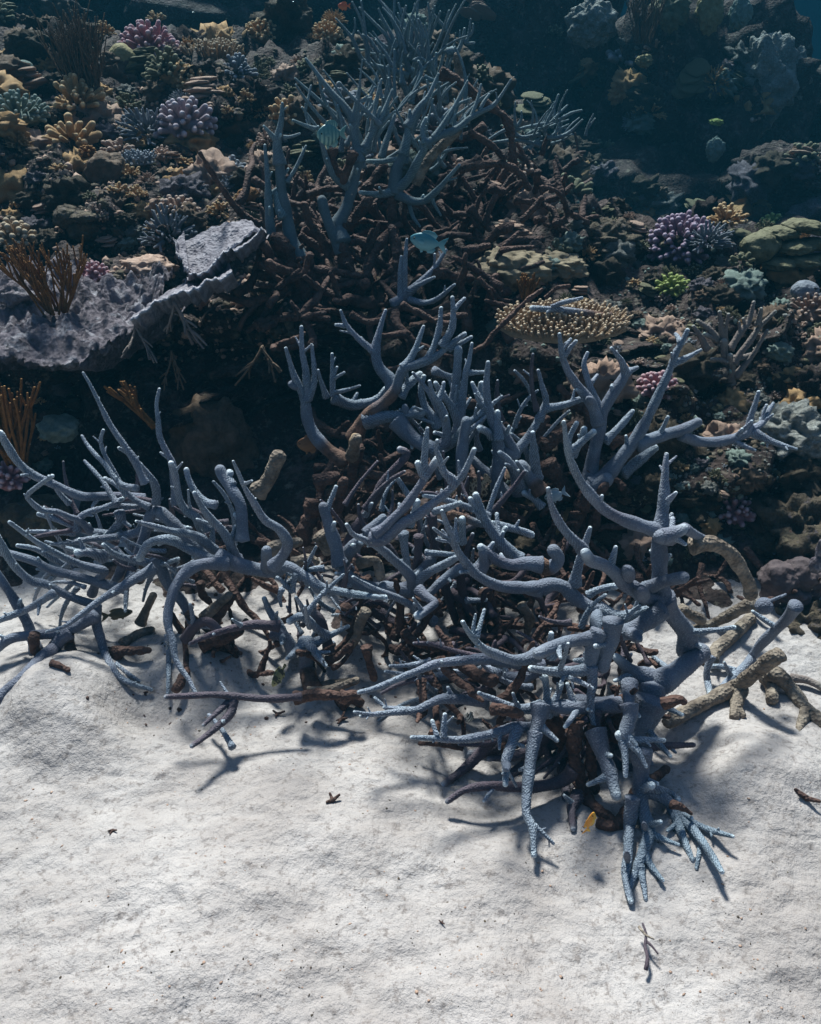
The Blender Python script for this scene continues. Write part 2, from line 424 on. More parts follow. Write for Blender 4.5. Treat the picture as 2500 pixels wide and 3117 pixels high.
        if k * step < 3.6 * r0 and r0 > 0 and 'p' in fl:      # a round knob
            V, q3 = lump_geo(sd, 1, 1, .12, 1.6, 3, .03); cc = P.mean(0); ax = (P[-1] - P[0]) / 2; ln_ = np.linalg.norm(ax) + 1e-9; ax /= ln_
            V = V * R.mean() * .98; V = V + np.outer(V @ ax, ax) * (ln_ / R.mean()) * .8 + cc
            z0 = np.zeros(len(V)); obj('knob', mesh('knob', V, q3, mat_live, {'tip': z0, 'nub': z0, 'dead': z0, 'fresh': z0 + .3}), root); continue
        V, q, al, nm = tube(P, R, sg, (nub if live else .05), .05 if live else .08, True, sd, fw * 1.25)
        ln = np.linalg.norm(np.diff(P, axis=0), axis=1).sum()
        dist = (1 - al) * ln
        if not live:
            cen = np.repeat(np.vstack([P] + [P[-1:]] * 3), sg, axis=0); cen = np.vstack([cen, P[:1], P[-1:]])
            nz = np.array([noise.noise(Vector(v * 55)) + .6 * noise.noise(Vector(v * 130)) for v in V])
            V = cen + (V - cen) * (1 + (.11 if 't' in fl else .26) * nz)[:, None]
        tip = np.exp(-(dist / (R[-1] * 1.9)) ** 2) * (.92 if 'p' not in fl else .2) * float(np.clip(1 - (R[-1] - .0065) / .004, .06, 1))
        nubv = np.clip(nm * .95 * np.clip(1.12 - dist / .30, .15, 1) * (1 if r1 < 12 else .25), 0, 1)
        dead = np.zeros(len(V))
        if 'g' in fl:
            nz = np.array([noise.noise(Vector(v * 14)) for v in V])
            dead = np.clip((.40 - al + nz * .16) * 7, 0, 1)
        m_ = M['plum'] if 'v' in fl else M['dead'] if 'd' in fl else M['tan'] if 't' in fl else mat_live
        o = obj('dead_branch' if not live else 'branch', mesh('branch', V, q, m_, {'tip': tip, 'nub': nubv, 'dead': dead, 'fresh': np.concatenate([np.repeat(np.concatenate([fw, [fw[-1]] * 3]), sg), [fw[0], fw[-1]]])}), root)
    return root

def extra(crop, n, box, ys, ang, ln, r, seed, fl='n'):
    rr = random.Random(seed); out = []
    for _ in range(n):
        x, y = rr.uniform(box[0], box[2]), rr.uniform(box[1], box[3]); a = math.radians(rr.uniform(*ang)); L = rr.uniform(*ln); c = rr.uniform(-.9, .9); P = [x, y]
        for s in range(4):
            x += math.cos(a) * L / 4; y -= math.sin(a) * L / 4; a += c / 4; P += [round(x), round(y)]
        r0 = rr.uniform(*r); out.append(f"{crop} {rr.uniform(*ys):.3f} {rr.uniform(-.06, .06):.3f} {r0:.1f} {r0 * .5:.1f} {rr.choice(fl)} " + ' '.join(str(round(v)) for v in P))
    return '\n' + '\n'.join(out)
LEFT = '''
G 1.62 .05 46 40 n 1480 640 1340 600 1200 520 1080 400 1000 330
G 1.68 -.04 36 30 n 1000 330 950 320 920 370 905 430 880 520 850 600 820 680 795 740
G * -.1 22 10 n 820 680 790 760 782 850 777 935
D * .05 26 8 n 900 1570 850 1460 830 1420 760 1320 680 1200 620 1080 560 960 515 885
D * -.03 28 10 n 965 1690 970 1640 950 1560 880 1470 800 1390 738 1350
D * .1 21 10 n 850 1600 760 1580 700 1520 650 1450 600 1400 545 1335 508 1275
D * .03 22 10 n 930 1720 850 1680 800 1640 740 1560 690 1470 640 1370 625 1300 640 1240
D * .08 20 9 n 730 1700 690 1640 640 1560 590 1500 525 1430
G * .02 18 14 n 790 225 740 170 700 140 650 115
D * .06 28 9 n 1085 1700 1080 1560 1070 1450 1030 1370 990 1280 980 1180 970 1080 988 985
G * -.04 28 18 n 1290 430 1220 360 1150 310 1110 240 1090 120 1060 20
G * .04 25 17 n 1340 280 1270 260 1210 200 1170 120 1155 60
G * -.06 36 14 n 1475 640 1450 590 1420 510 1370 430 1310 370 1250 290 1205 205
G * .08 40 34 n 1500 500 1500 380 1490 280 1440 190 1385 110 1362 60
G * .02 26 24 n 1440 160 1410 110 1425 80
G 1.5 -.05 38 9 n 1690 660 1745 600 1780 520 1730 430 1640 370 1570 260 1520 180 1480 90 1445 10
G * -.02 13 9 n 1510 150 1560 130
G 1.74 -.06 30 22 n 900 240 710 225 640 225 510 225 420 190 330 150 200 90 110 10 60 -65 0 -165
G 1.68 -.1 22 13 n 560 440 490 375 420 350 350 320 260 310 195 260 170 220 230 165 325 100
G * .02 22 14 n 480 440 490 365 560 320 660 290 762 240
G 1.74 0 16 12 n 860 290 700 285 560 330
G 1.72 .04 26 16 n 830 470 700 460 540 440 430 400 330 360 240 335
G 1.7 0 30 11 n 940 400 850 450 700 480 560 490 450 510 325 522
G 1.62 -.12 34 10 n 1330 560 1260 500 1180 460 1060 440 950 410 845 380
G 1.64 -.10 30 12 n 1010 690 940 645 850 625 760 600 690 570 640 525
G 1.58 -.02 32 24 n 1350 640 1250 590 1150 540 1075 500 990 495 920 520 885 570 865 610
G 1.58 -.14 34 9 n 960 670 850 730 750 790 620 870 500 960 400 1030 290 1065
G 1.62 -.12 30 12 n 570 830 605 745 650 690 580 670 480 640 370 590 260 530 160 460 60 385
G 1.68 -.04 24 14 n 450 665 350 620 230 555 110 530
G 1.6 0 30 26 n 780 800 690 780 560 745 430 710 330 685 210 625 90 590 -30 565
G 1.58 -.04 27 22 n 600 900 500 870 400 830 290 770 200 750 120 690 50 600 -20 470
G 1.5 .08 36 28 n 230 1190 200 1090 170 1010 120 920 60 820 -20 700
G 1.5 0 24 18 n 330 825 230 890 160 930 80 960 -20 1000
G 1.52 -.06 38 30 n 600 960 480 1030 370 1070 260 1080 150 1090 60 1110 -20 1175
G 1.5 -.1 44 40 n 430 1060 380 1100 320 1180 250 1240 170 1330 80 1410 -20 1490
G 1.5 .0 34 30 d 430 1060 440 1180 450 1280 455 1345
G 1.46 0 34 26 d 220 1080 215 1150 240 1220
G 1.55 -.12 36 10 n 590 900 600 1020 625 1110 650 1200 690 1280 750 1350 830 1390 940 1422
G 1.5 -.06 16 10 n 715 1265 790 1320 865 1370
G 1.56 -.24 42 12 n 1400 640 1240 650 1150 700 1090 780 1060 860 1040 950 1045 1040 1070 1120 1085 1220 1120 1290 1170 1360 1208 1440
G 1.5 -.06 20 10 n 1040 1080 1045 1200 1045 1320 1040 1445
G 1.62 -.04 40 26 n 950 610 1000 680 1050 780 1130 880 1180 980 1215 1050
G * -.03 18 12 n 1000 650 1060 630 1105 612
G 1.58 .0 50 44 n 1340 600 1480 650 1600 680 1720 690
G * -.05 40 34 n 1660 660 1650 600 1650 560
H 1.55 -.10 38 16 n 60 655 170 665 260 720 350 780 450 810 560 830 700 848 760 850
G 1.66 -.06 34 24 n 640 600 560 575 480 575
G 1.64 0 34 26 n 700 560 760 620 740 700 690 780
G 1.72 0 30 22 n 740 320 750 380 700 440 660 470
'''
colony('staghorn_coral', 'wide blue-grey staghorn coral at the left edge with long curved fingers over the sand', 'coral', 1.62, LEFT + extra('G', 26, (350, 200, 1500, 640), (1.66, 1.8), (75, 190), (180, 380), (13, 20), 1, 'nnv') + extra('G', 16, (300, 560, 1300, 820), (1.56, 1.66), (150, 250), (150, 320), (13, 19), 2, 'nnv'), M['live'])

LOWMID = '''
H 1.48 0 52 44 g 315 1420 290 1350 270 1250 268 1140
H * -.08 36 12 n 270 1120 330 1200 392 1275
H * -.08 34 12 n 265 1125 210 1180 150 1230
H * .02 30 11 n 290 1140 320 1130 430 1080 530 1030
H 1.5 .02 34 30 v 410 1190 390 1090 360 1000 310 940
H * -.05 28 22 n 400 1090 340 1050 290 1000 230 970 165 1000
H * -.05 20 10 n 290 1010 265 950 240 905 207 850
H * -.08 20 9 n 285 1000 290 1035 270 960 265 905
H * .02 20 11 n 260 965 310 900 350 850 382 825
H * .02 16 9 n 370 830 430 775 500 710
H 1.52 .03 40 16 n 200 1200 140 1100 90 1010 40 930 10 858
H 1.5 -.02 40 36 n 60 1060 140 1100 190 1190
G 1.46 -.05 34 11 v 1729 1030 1560 1020 1430 1045 1330 1075 1250 1105 1178 1137
G 1.5 -.03 34 30 v 1150 1110 1200 1040 1280 1000 1360 1060
H 1.52 0 18 12 n 210 700 190 770 180 815 110 740 88 730
H 1.54 0 16 9 n 250 690 290 620 330 538
H 1.54 0 18 14 n 380 670 300 680 200 730 130 790 110 820
H 1.5 0 18 10 n 120 800 105 850 115 905
J 1.30 -.02 18 11 v 1270 28 1130 38 1000 28 900 20 800 25 700 30
J * -.10 21 9 v 985 40 970 100 920 150 860 200 808 237
J * -.06 14 8 v 970 45 910 100 858 148
J * -.04 11 7 n 980 242 930 160 880 105
J 1.32 0 28 24 d 1240 35 1330 20 1420 25
'''
colony('staghorn_coral', 'small dark blue staghorn coral with a twig lying along the sand left of centre', 'coral', 1.5, LOWMID + extra('H', 14, (60, 700, 500, 1150), (1.5, 1.6), (20, 200), (120, 260), (12, 18), 3, 'nv'), M['live'])

MID = '''
H 1.56 .02 46 40 n 930 800 840 805 760 790 720 800 600 770 500 690
H * -.14 40 11 n 935 790 920 730 870 670 800 610 730 550 640 500 560 460 520 400
H * -.06 34 20 n 950 770 970 740 1040 690 1120 650 1210 600
H * .04 46 34 n 480 650 470 620 455 540 430 460 400 370 375 290
H 1.62 -.02 44 36 n 480 660 520 590 570 530 620 490
H * .02 40 15 n 660 490 740 490 800 450 870 390 960 340 1040 280 1120 220 1190 150 1240 90 1270 30 1310 -65
H * .0 28 12 n 1190 150 1160 110 1120 70 1095 -10 1075 -60 1080 -120
H * .04 32 26 n 690 460 750 420 820 350 880 290 940 210 1000 120 1040 60 1080 0
H * .02 28 12 n 1010 110 1000 40 1005 -60 1020 -195
H * .0 26 22 n 1020 110 985 80 960 20
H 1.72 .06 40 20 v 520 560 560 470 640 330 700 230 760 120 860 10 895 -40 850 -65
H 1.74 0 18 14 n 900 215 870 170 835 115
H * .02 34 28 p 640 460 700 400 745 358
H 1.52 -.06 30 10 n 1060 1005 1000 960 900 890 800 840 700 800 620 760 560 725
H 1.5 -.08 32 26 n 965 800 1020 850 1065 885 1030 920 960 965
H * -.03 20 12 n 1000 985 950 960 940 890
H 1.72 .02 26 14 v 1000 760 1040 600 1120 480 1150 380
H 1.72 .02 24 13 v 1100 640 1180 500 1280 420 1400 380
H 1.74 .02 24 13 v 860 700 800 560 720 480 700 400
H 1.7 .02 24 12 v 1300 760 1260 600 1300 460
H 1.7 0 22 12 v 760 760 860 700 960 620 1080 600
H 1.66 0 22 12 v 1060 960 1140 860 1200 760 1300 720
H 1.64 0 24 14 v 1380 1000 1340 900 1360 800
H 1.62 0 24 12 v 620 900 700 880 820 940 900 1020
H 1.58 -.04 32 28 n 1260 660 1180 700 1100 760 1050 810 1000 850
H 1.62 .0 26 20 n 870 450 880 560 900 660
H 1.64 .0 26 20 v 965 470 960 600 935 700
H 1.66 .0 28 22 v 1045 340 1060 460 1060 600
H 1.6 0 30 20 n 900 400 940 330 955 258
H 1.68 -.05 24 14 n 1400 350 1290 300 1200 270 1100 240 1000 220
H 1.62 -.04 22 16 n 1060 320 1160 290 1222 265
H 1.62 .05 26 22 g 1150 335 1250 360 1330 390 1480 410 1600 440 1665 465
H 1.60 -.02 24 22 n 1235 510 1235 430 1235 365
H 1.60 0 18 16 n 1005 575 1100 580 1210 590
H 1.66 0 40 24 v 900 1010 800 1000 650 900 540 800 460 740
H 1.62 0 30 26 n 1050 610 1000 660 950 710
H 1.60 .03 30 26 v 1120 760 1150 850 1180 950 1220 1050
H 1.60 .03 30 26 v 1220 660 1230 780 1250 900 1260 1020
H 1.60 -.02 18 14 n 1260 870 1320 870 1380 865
'''
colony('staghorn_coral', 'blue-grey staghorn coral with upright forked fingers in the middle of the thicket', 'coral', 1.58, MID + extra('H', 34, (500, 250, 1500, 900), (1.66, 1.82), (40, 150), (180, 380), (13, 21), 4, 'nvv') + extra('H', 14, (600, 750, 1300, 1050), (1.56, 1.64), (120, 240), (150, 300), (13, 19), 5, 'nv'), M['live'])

MIDR = '''
H 1.46 .0 46 42 n 1729 800 1650 795
I 1.46 -.02 46 42 n 0 790 70 770 140 790 200 850 280 900 350 925
H 1.46 -.10 44 12 n 1729 795 1580 790 1470 780 1370 740 1290 680 1230 600 1190 530 1165 460 1140 400 1110 315
H * -.03 16 9 n 1180 490 1120 470 1058 423
H * -.05 12 9 n 1160 505 1110 500 1078 490
H * .02 16 9 n 1200 510 1195 440 1197 365
H * -.02 16 12 n 1290 685 1260 690 1225 695
I * -.04 46 18 n 350 930 460 968 560 960 640 930 725 903
I * -.06 50 40 p 355 930 330 990 345 1060
H 1.6 .02 42 20 n 1600 620 1550 590 1480 520 1420 440 1370 360 1340 290 1318 215
H * 0 20 16 n 1350 360 1320 300 1285 240
H 1.6 .04 30 14 n 1310 700 1360 620 1400 560 1450 490 1505 422
H 1.52 .0 46 26 n 1729 650 1640 640 1540 650 1450 620 1390 570 1350 540
I 1.52 0 46 40 g -10 655 40 670 90 640 100 600 70 560
H 1.52 0 40 36 n 1330 700 1370 640 1370 570
'''
colony('staghorn_coral', 'blue-grey staghorn coral with a long spiny arm curving up to a forked tip', 'coral', 1.5, MIDR, M['live'])

FRONT = '''
I 1.27 -.02 56 46 n 440 990 430 1080 400 1180 375 1280
I * -.02 52 40 n 360 1060 330 1120 310 1200 290 1290
H 1.32 -.12 42 13 n 1729 1280 1600 1265 1450 1240 1350 1232 1200 1247 1080 1262 1000 1290 900 1330 800 1372 700 1412 595 1440
I 1.27 -.1 44 38 n 330 1100 240 1112 140 1130 60 1162 -20 1200
H 1.26 -.10 42 13 n 1700 1205 1650 1228 1560 1240 1460 1212 1370 1170 1310 1110 1270 1060 1238 1003
H * .02 17 9 n 1310 1100 1305 1040 1318 958
H * .04 18 10 n 1325 1100 1350 1010 1373 928
H 1.38 .02 38 28 n 1720 1300 1600 1350 1500 1340 1390 1330 1280 1315 1150 1330 1020 1345
H * 0 15 12 n 1380 1330 1410 1288
H * -.02 14 11 n 1030 1345 1030 1410
H 1.36 -.04 18 10 n 930 1340 830 1322 760 1310
H 1.30 -.10 38 12 n 1380 1490 1300 1490 1220 1482 1110 1482 1030 1512 950 1550 850 1560 720 1572 608 1585
H * -.02 14 9 n 720 1572 650 1572 568 1560
H * .0 20 10 n 950 1548 850 1540 750 1532
H * .02 12 9 n 770 1545 730 1505 695 1473
H * -.02 22 11 n 1380 1482 1300 1488 1220 1468 1148 1443
H 1.22 -.02 38 13 n 1729 1530 1660 1540 1590 1540 1510 1520 1420 1480 1338 1443
I 1.26 -.08 44 18 n 310 1200 280 1290 200 1312 120 1312 60 1310 0 1302 -70 1290
I * -.04 20 11 n 110 1305 140 1220 162 1138
I * -.05 20 11 n 130 1335 230 1372 312 1412
I 1.24 -.06 34 12 n 310 1280 310 1400 300 1500 320 1620 355 1740
K 1.22 .0 30 28 n 890 60 750 75 640 72 560 70
I 1.25 0 24 17 n 60 1225 55 1130 58 1075
I 1.22 .02 26 20 n 40 1590 30 1500 28 1420 18 1342
I 1.22 .02 24 18 n 55 1520 90 1470 120 1390
K 1.2 -.09 26 9 n 560 80 540 130 500 160 440 155 380 175 300 195 200 210 100 205 5 200
K * .02 12 9 n 112 195 100 160 92 132
K * .02 14 9 n 140 200 142 150 145 103
K 1.2 -.04 34 26 n 545 60 540 120 520 190
K * -.18 28 13 n 525 180 510 270 500 350 490 430 488 520 515 590 520 695
K * -.02 11 7 n 520 570 560 605 602 647
K * -.1 26 12 n 450 160 430 220 405 290 402 340 400 398
K * 0 9 6 n 405 335 445 405
K * 0 10 9 n 435 222 475 238
K * -.03 19 17 p 405 310 405 335
K 1.16 -.06 30 11 v 690 330 670 360 620 390 520 408 420 408 320 405 230 422 155 470
K 1.26 -.05 26 13 v 355 190 300 260 230 330 138 400
K 1.24 0 14 10 d 220 245 140 230 40 225
K 1.2 -.10 34 22 d 700 130 690 280 715 380 740 450 800 510 870 560
K 1.2 -.05 28 20 d 770 140 760 300 775 420
K 1.27 -.03 30 14 v 620 200 540 260 460 330 380 390
K 1.26 -.02 28 12 v 600 160 520 240 430 280 330 290
K 1.25 -.02 26 12 v 650 250 640 330 655 420 640 500
K 1.28 0 30 18 v 860 120 840 220 800 300 790 380
K 1.26 -.03 22 10 v 560 220 590 290 650 330
K 1.3 .0 26 14 v 460 120 400 210 340 250 250 270
K 1.22 0 26 14 v 800 240 860 300 930 330 1010 310
K 1.24 0 28 22 d 600 120 640 230 680 320 720 420
K 1.18 -.10 38 24 n 780 170 810 270 840 350 866 445
K 1.14 -.08 28 11 v 710 440 680 500 685 585
K 1.24 0 34 24 d 560 110 620 170 700 200 800 150
'''
colony('staghorn_coral', 'blue-grey staghorn coral with drooping spiny branches low over the sand at front', 'coral', 1.24, FRONT + extra('K', 22, (420, 60, 900, 300), (1.2, 1.3), (170, 300), (110, 260), (10, 15), 6, 'nvv') + extra('H', 16, (1000, 1150, 1700, 1600), (1.32, 1.44), (140, 220), (180, 360), (14, 22), 7, 'nvv') + extra('I', 12, (0, 1000, 600, 1450), (1.32, 1.42), (60, 220), (150, 300), (14, 22), 8, 'nvv'), M['live'])

RIGHT = '''
I 1.28 .10 72 64 n 720 1385 740 1375 800 1340 900 1262 985 1195
I * .03 58 60 n 885 1180 900 1090 850 1010 790 930 750 850
I * .02 54 48 n 745 870 730 760 728 620 728 500 740 430
I * .06 48 13 n 735 450 745 350 755 250 760 130 768 0 772 -35
I * -.10 48 13 n 715 438 620 410 500 368 390 308 310 228 240 138 195 50 170 -20 150 -130 135 -235
I * -.06 58 46 n 790 470 740 480 735 475
I * .02 46 34 n 740 475 800 462 880 428
I * .06 32 26 n 880 425 960 470 1050 512
I * .03 50 46 t 930 535 1040 515 1120 545 1190 605 1240 685 1280 770 1290 830
I * -.08 44 38 p 640 800 730 762 800 742 876 727
I 1.36 -.10 54 34 n 740 890 690 870 620 840 570 800 510 770 450 700 380 650 300 620 270 575
I * -.03 50 44 p 545 740 530 690 528 675
I * -.05 52 44 p 640 850 610 820 605 800
I * 0 26 18 n 300 620 270 600 280 570
I 1.46 .0 36 14 n 205 770 210 720 240 600 270 510 298 422
I 1.44 -.06 36 14 n 250 560 240 540 170 470 110 390 60 290 38 178
I 1.46 0 24 20 n 280 840 360 800 460 780
I 1.34 -.08 48 44 p 520 1050 570 1085 605 1112
I 1.30 .0 62 30 n 720 1370 640 1340 550 1300 460 1222
I 1.28 -.04 68 56 n 690 1390 670 1500 630 1640
K 1.24 -.03 60 54 n 1015 40 985 120 945 215
I 1.26 .0 52 46 n 520 1500 430 1510 330 1510 220 1500
I 1.24 -.08 46 30 n 545 1380 540 1480 535 1600
K 1.18 -.04 34 26 n 922 60 925 110 900 190
I 1.32 .0 56 50 n 760 920 650 1000 560 1050 470 1080
'''
colony('staghorn_coral', 'thick blue-grey staghorn coral with one upright spike and a long spiny arm right of centre', 'coral', 1.36, RIGHT, M['live'])

STALK = '''
K 1.13 -.03 38 34 n 975 250 970 330 968 400 960 450
K * -.14 34 11 n 960 440 980 520 1002 600 980 680 950 760 913 857
K 1.08 -.08 29 11 n 935 450 920 600 915 700 905 790 928 890
K * -.03 15 14 p 915 730 912 700 910 680
K * -.03 14 13 p 990 590 985 570 982 560
K * -.03 17 9 n 985 690 1020 750 1062 802
K * -.05 18 8 n 965 740 978 800 990 880
K * .02 28 20 n 960 300 920 240 880 190
K * .0 17 10 n 880 195 930 210 1000 210 1067 212
K * -.05 18 9 n 895 195 930 230 960 262 992 322
K * -.05 18 10 n 895 215 905 290 906 362
K * -.02 29 10 n 985 420 1020 435 1080 465 1140 530 1200 600 1250 670 1312 767
K * 0 12 8 n 1225 640 1215 690 1204 750
K * .03 18 8 n 1160 550 1260 590 1357 617
K * -.02 24 9 n 1100 490 1140 600 1186 713
K * -.02 20 16 n 960 420 1000 405 1015 402
K * .05 18 14 n 1000 410 1080 430 1125 460
K 1.2 .05 22 9 v 985 240 1100 235 1192 232
K 1.12 .05 22 20 d 990 390 1040 360 1075 335
K 1.1 .0 36 24 d 960 440 900 540 860 570 800 560
'''
colony('staghorn_coral', 'blue-grey staghorn stalk reaching furthest down the sand at front right', 'coral', 1.12, STALK, M['live'])

BACKR = '''
I 1.9 -.02 56 46 n 310 180 360 150 400 120
F * .08 50 13 n 310 1580 400 1520 480 1420 560 1320 630 1210 690 1090 740 980 790 870 830 760 870 690 902 620
F * .02 24 9 n 800 835 880 800 985 742
F * .04 17 11 n 858 700 845 670 828 645
F * .04 42 32 n 590 1330 700 1290 790 1260 870 1238 965 1190
F * .04 34 30 n 860 1270 960 1308 1080 1312 1190 1290 1285 1252
F * .02 24 11 n 1280 1250 1290 1170 1320 1080 1342 1003
F * .06 26 11 n 1300 1240 1370 1190 1400 1130 1432 1075
F * .02 15 9 n 1365 1190 1372 1130 1390 1085
F * -.05 27 9 n 1300 1250 1400 1300 1480 1330 1575 1356
F 1.92 .06 48 30 n 300 1560 310 1450 340 1300 360 1200 380 1120 430 1030 490 940 520 885
F * .03 24 12 n 520 890 550 870 590 853
F * -.02 26 10 n 520 890 490 810 430 732
F * -.02 38 12 n 350 1195 310 1090 280 1040 210 950 150 850 120 740 108 645
F * .0 18 10 n 140 780 175 730 212 688
F * .02 15 9 n 122 740 150 710 178 676
F * -.03 28 24 p 300 1070 290 1045
F * .05 26 12 n 372 1130 310 1000 270 880 262 820 282 762
F * .03 14 11 n 308 945 342 900
F * .04 28 14 n 390 1310 480 1220 562 1122
F 1.96 .04 36 24 n 500 1515 600 1430 700 1350
E 1.94 .04 30 20 n 1550 1395 1640 1290 1729 1140
F * .02 26 10 n -20 1180 10 1110 25 1050 0 960 -22 870
F * .02 24 20 n 20 1105 150 1080 270 1035
F 1.88 0 26 20 n 170 1380 250 1310 320 1250
F * 0 22 13 n 165 1380 170 1290 215 1195
F 1.9 0 24 18 n 190 1400 245 1300 262 1230
I 1.9 .0 50 46 d 300 180 240 300 180 420 120 520
I 1.9 .0 44 40 d 340 180 330 320 300 460
'''
colony('staghorn_coral', 'tall blue staghorn coral with antler-like arms before the dark recess at right', 'coral', 1.9, BACKR, M['live'])

MIDE = '''
E 2.02 .02 48 13 g 560 1300 580 1265 620 1190 680 1120 760 1060 820 990 850 900 880 855 960 830 1060 790 1150 720 1252 642
E * .02 20 11 n 1150 735 1230 700 1292 663
E * .04 26 10 n 870 855 920 790 960 700 996 598
E * .04 26 12 n 1020 815 1070 700 1095 600 1105 483
E * .02 28 12 n 1110 720 1170 610 1180 520 1175 418
E * .02 17 10 n 1185 495 1215 460 1250 425
E * -.02 46 24 n 630 1185 740 1160 850 1150 910 1140 985 1130
E * 0 26 20 p 890 1150 885 1110 878 1095
E 2.0 -.06 52 40 n 830 1180 900 1260 980 1320 1060 1355
E * -.04 40 16 n 1050 1360 1130 1340 1210 1280 1265 1180
E * .02 26 9 n 1250 1210 1350 1140 1420 1080 1482 1030
E * .04 28 22 n 855 1035 900 960 975 895
E 2.0 .04 30 15 n 1090 1225 1050 1160 1000 1080 980 980 998 908
E 1.95 .0 40 36 d 580 1340 565 1450 555 1550 540 1640 500 1740
E * -.06 40 34 t 560 1400 570 1330 585 1290
E 1.98 .04 44 36 g 520 1440 440 1390 380 1340 320 1270 280 1180 268 1090
E * .0 28 11 n 270 1090 230 980 190 890 143 733
E * .03 27 11 n 272 1060 270 900 245 750 240 600
E * .02 21 11 n 285 1050 320 920 305 718
E * 0 26 24 p 215 970 180 955
E 2.16 .08 42 10 n 810 985 790 930 720 850 700 740 730 600 762 498
E * .02 23 9 n 692 755 600 680 520 590 483 500
E * 0 13 10 n 510 595 480 590 453 588
E 2.15 .04 34 20 n 440 1040 540 1080 650 1070 720 1040 762 988
E * .02 19 10 n 435 1030 432 880 430 768
E * .0 11 8 n 440 900 460 850
E * -.03 11 8 n 440 920 505 883
E * -.04 16 8 n 440 1010 540 985 602 964
E * -.02 20 8 n 395 1035 365 950 343 868
E 2.1 .03 24 16 n 1060 870 1130 900 1200 915
'''
colony('staghorn_coral', 'blue-grey staghorn coral with long fingers above the dark hollow in the middle', 'coral', 2.05, MIDE, M['live'])

MIDE2 = '''
E 1.88 .04 48 13 n 1470 1640 1450 1560 1460 1400 1440 1230 1400 1100 1385 960 1396 820
E * -.03 26 20 n 1420 1280 1390 1250 1345 1228
E * .03 24 13 n 1400 1100 1350 1060 1320 1000 1298 948
E 1.88 .02 28 18 n 1460 1300 1455 1210 1455 1128
E 1.9 .02 48 32 n 1600 1630 1570 1500 1500 1380 1560 1390 1500 1280 1445 1200
E 1.86 -.04 38 14 n 1600 1600 1570 1500 1520 1430 1468 1378
E 1.9 .04 42 26 n 1505 1640 1460 1580 1380 1500 1300 1420
E 1.86 -.02 34 15 n 1700 1540 1690 1480 1680 1380 1672 1255
E 1.96 .04 34 10 n 1225 1260 1220 1220 1230 1100 1255 900 1280 800 1296 703
E 2.0 .02 28 24 n 1180 1080 1200 900 1212 740
E * -.02 15 12 n 1280 885 1380 880
E * -.03 30 14 n 1215 1195 1160 1080 1100 1000 1070 948
E 1.92 -.03 34 12 n 1120 1330 1140 1290 1130 1170 1090 1070 1050 1010 1033 938
E * .02 22 11 n 1085 1060 1110 1000 1122 946
E * -.02 15 12 n 1130 1290 1100 1265 1065 1255
E 1.98 .02 24 18 n 1370 1110 1345 1020 1355 950
E 1.98 .02 24 18 n 1200 1120 1205 1060 1200 1000
H 1.86 .03 40 34 g 1250 200 1230 60 1240 -100 1260 -240
H 1.84 .02 46 40 g 1729 200 1650 100 1600 40
H 1.84 0 24 18 n 1729 290 1690 250 1620 205
'''
colony('staghorn_coral', 'cluster of straight blue staghorn fingers standing right of the central hollow', 'coral', 1.9, MIDE2 + extra('E', 18, (950, 1050, 1700, 1600), (1.98, 2.08), (55, 125), (180, 360), (13, 20), 9, 'nnv'), M['live'])

SMALLE = '''
E 2.5 .02 32 26 n 800 462 850 432 900 392
E * .05 26 9 n 890 400 980 320 1060 240 1135 125
E * -.03 20 10 n 900 385 970 340 1062 293
E * -.06 22 9 n 900 430 940 440 1010 450 1090 420 1188 338
E * .02 20 9 n 855 430 850 300 858 165
E * .02 24 9 n 875 410 880 220 893 58
E * 0 9 7 n 1062 240 1065 150
'''
colony('staghorn_coral', 'small blue staghorn sprig below the pale blue fish', 'coral', 2.5, SMALLE, M['live'], seg=14)

TREE1 = '''
E 2.62 .0 66 60 d 350 400 310 320 280 250 250 190
B 2.62 .06 48 32 n 250 1627 180 1500 150 1350 120 1200 105 1000
B * .02 38 9 n 105 1020 90 880 115 750 122 640
B * -.02 20 9 n 85 870 50 830 8 782
B * .0 12 8 n 130 850 180 845 228 828
B * .04 15 8 n 150 1130 210 1030 268 905
B 2.6 .08 44 9 n 120 1640 60 1470 40 1300 30 1100 14 900
B 2.64 .02 34 24 n 130 1350 100 1280 85 1200
E 2.58 .0 58 54 d 230 430 200 300 160 180 100 70
E 2.62 0 56 50 d 330 380 360 440 380 470
'''
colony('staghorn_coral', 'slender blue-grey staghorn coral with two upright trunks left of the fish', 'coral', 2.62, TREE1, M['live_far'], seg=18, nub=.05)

TREE2 = '''
E 2.66 .0 52 48 d 525 430 530 330 520 220 495 110
B 2.66 .03 46 40 n 500 1500 470 1420 460 1390
B * .05 42 30 n 455 1400 510 1300 545 1200 560 1130 600 1000
B * .05 36 10 n 600 1010 575 880 562 760 580 650 602 530
B * 0 12 8 n 580 660 620 630 670 605
B * .05 28 9 n 565 760 550 720 480 630 400 540 310 420 268 365
B * -.06 34 9 n 530 1150 450 1090 400 1000 370 900 343 785
B * .04 26 10 n 610 950 660 850 700 750 727 668
B * .06 28 9 n 630 920 690 800 740 720 802 558
B * .03 18 8 n 675 820 700 650 735 493
B 2.74 -.04 13 7 n 400 770 350 720 285 640 240 580 206 525
B * .02 12 7 n 275 640 300 532
B * 0 11 8 n 272 640 265 700 290 760
B * -.02 14 9 n 330 800 270 780 188 745
B 2.66 .02 40 32 p 490 1560 430 1430 390 1330 368 1240
B 2.7 0 30 24 d 430 920 440 1020 480 1080
B 2.7 0 34 28 d 560 940 530 1040 500 1110
'''
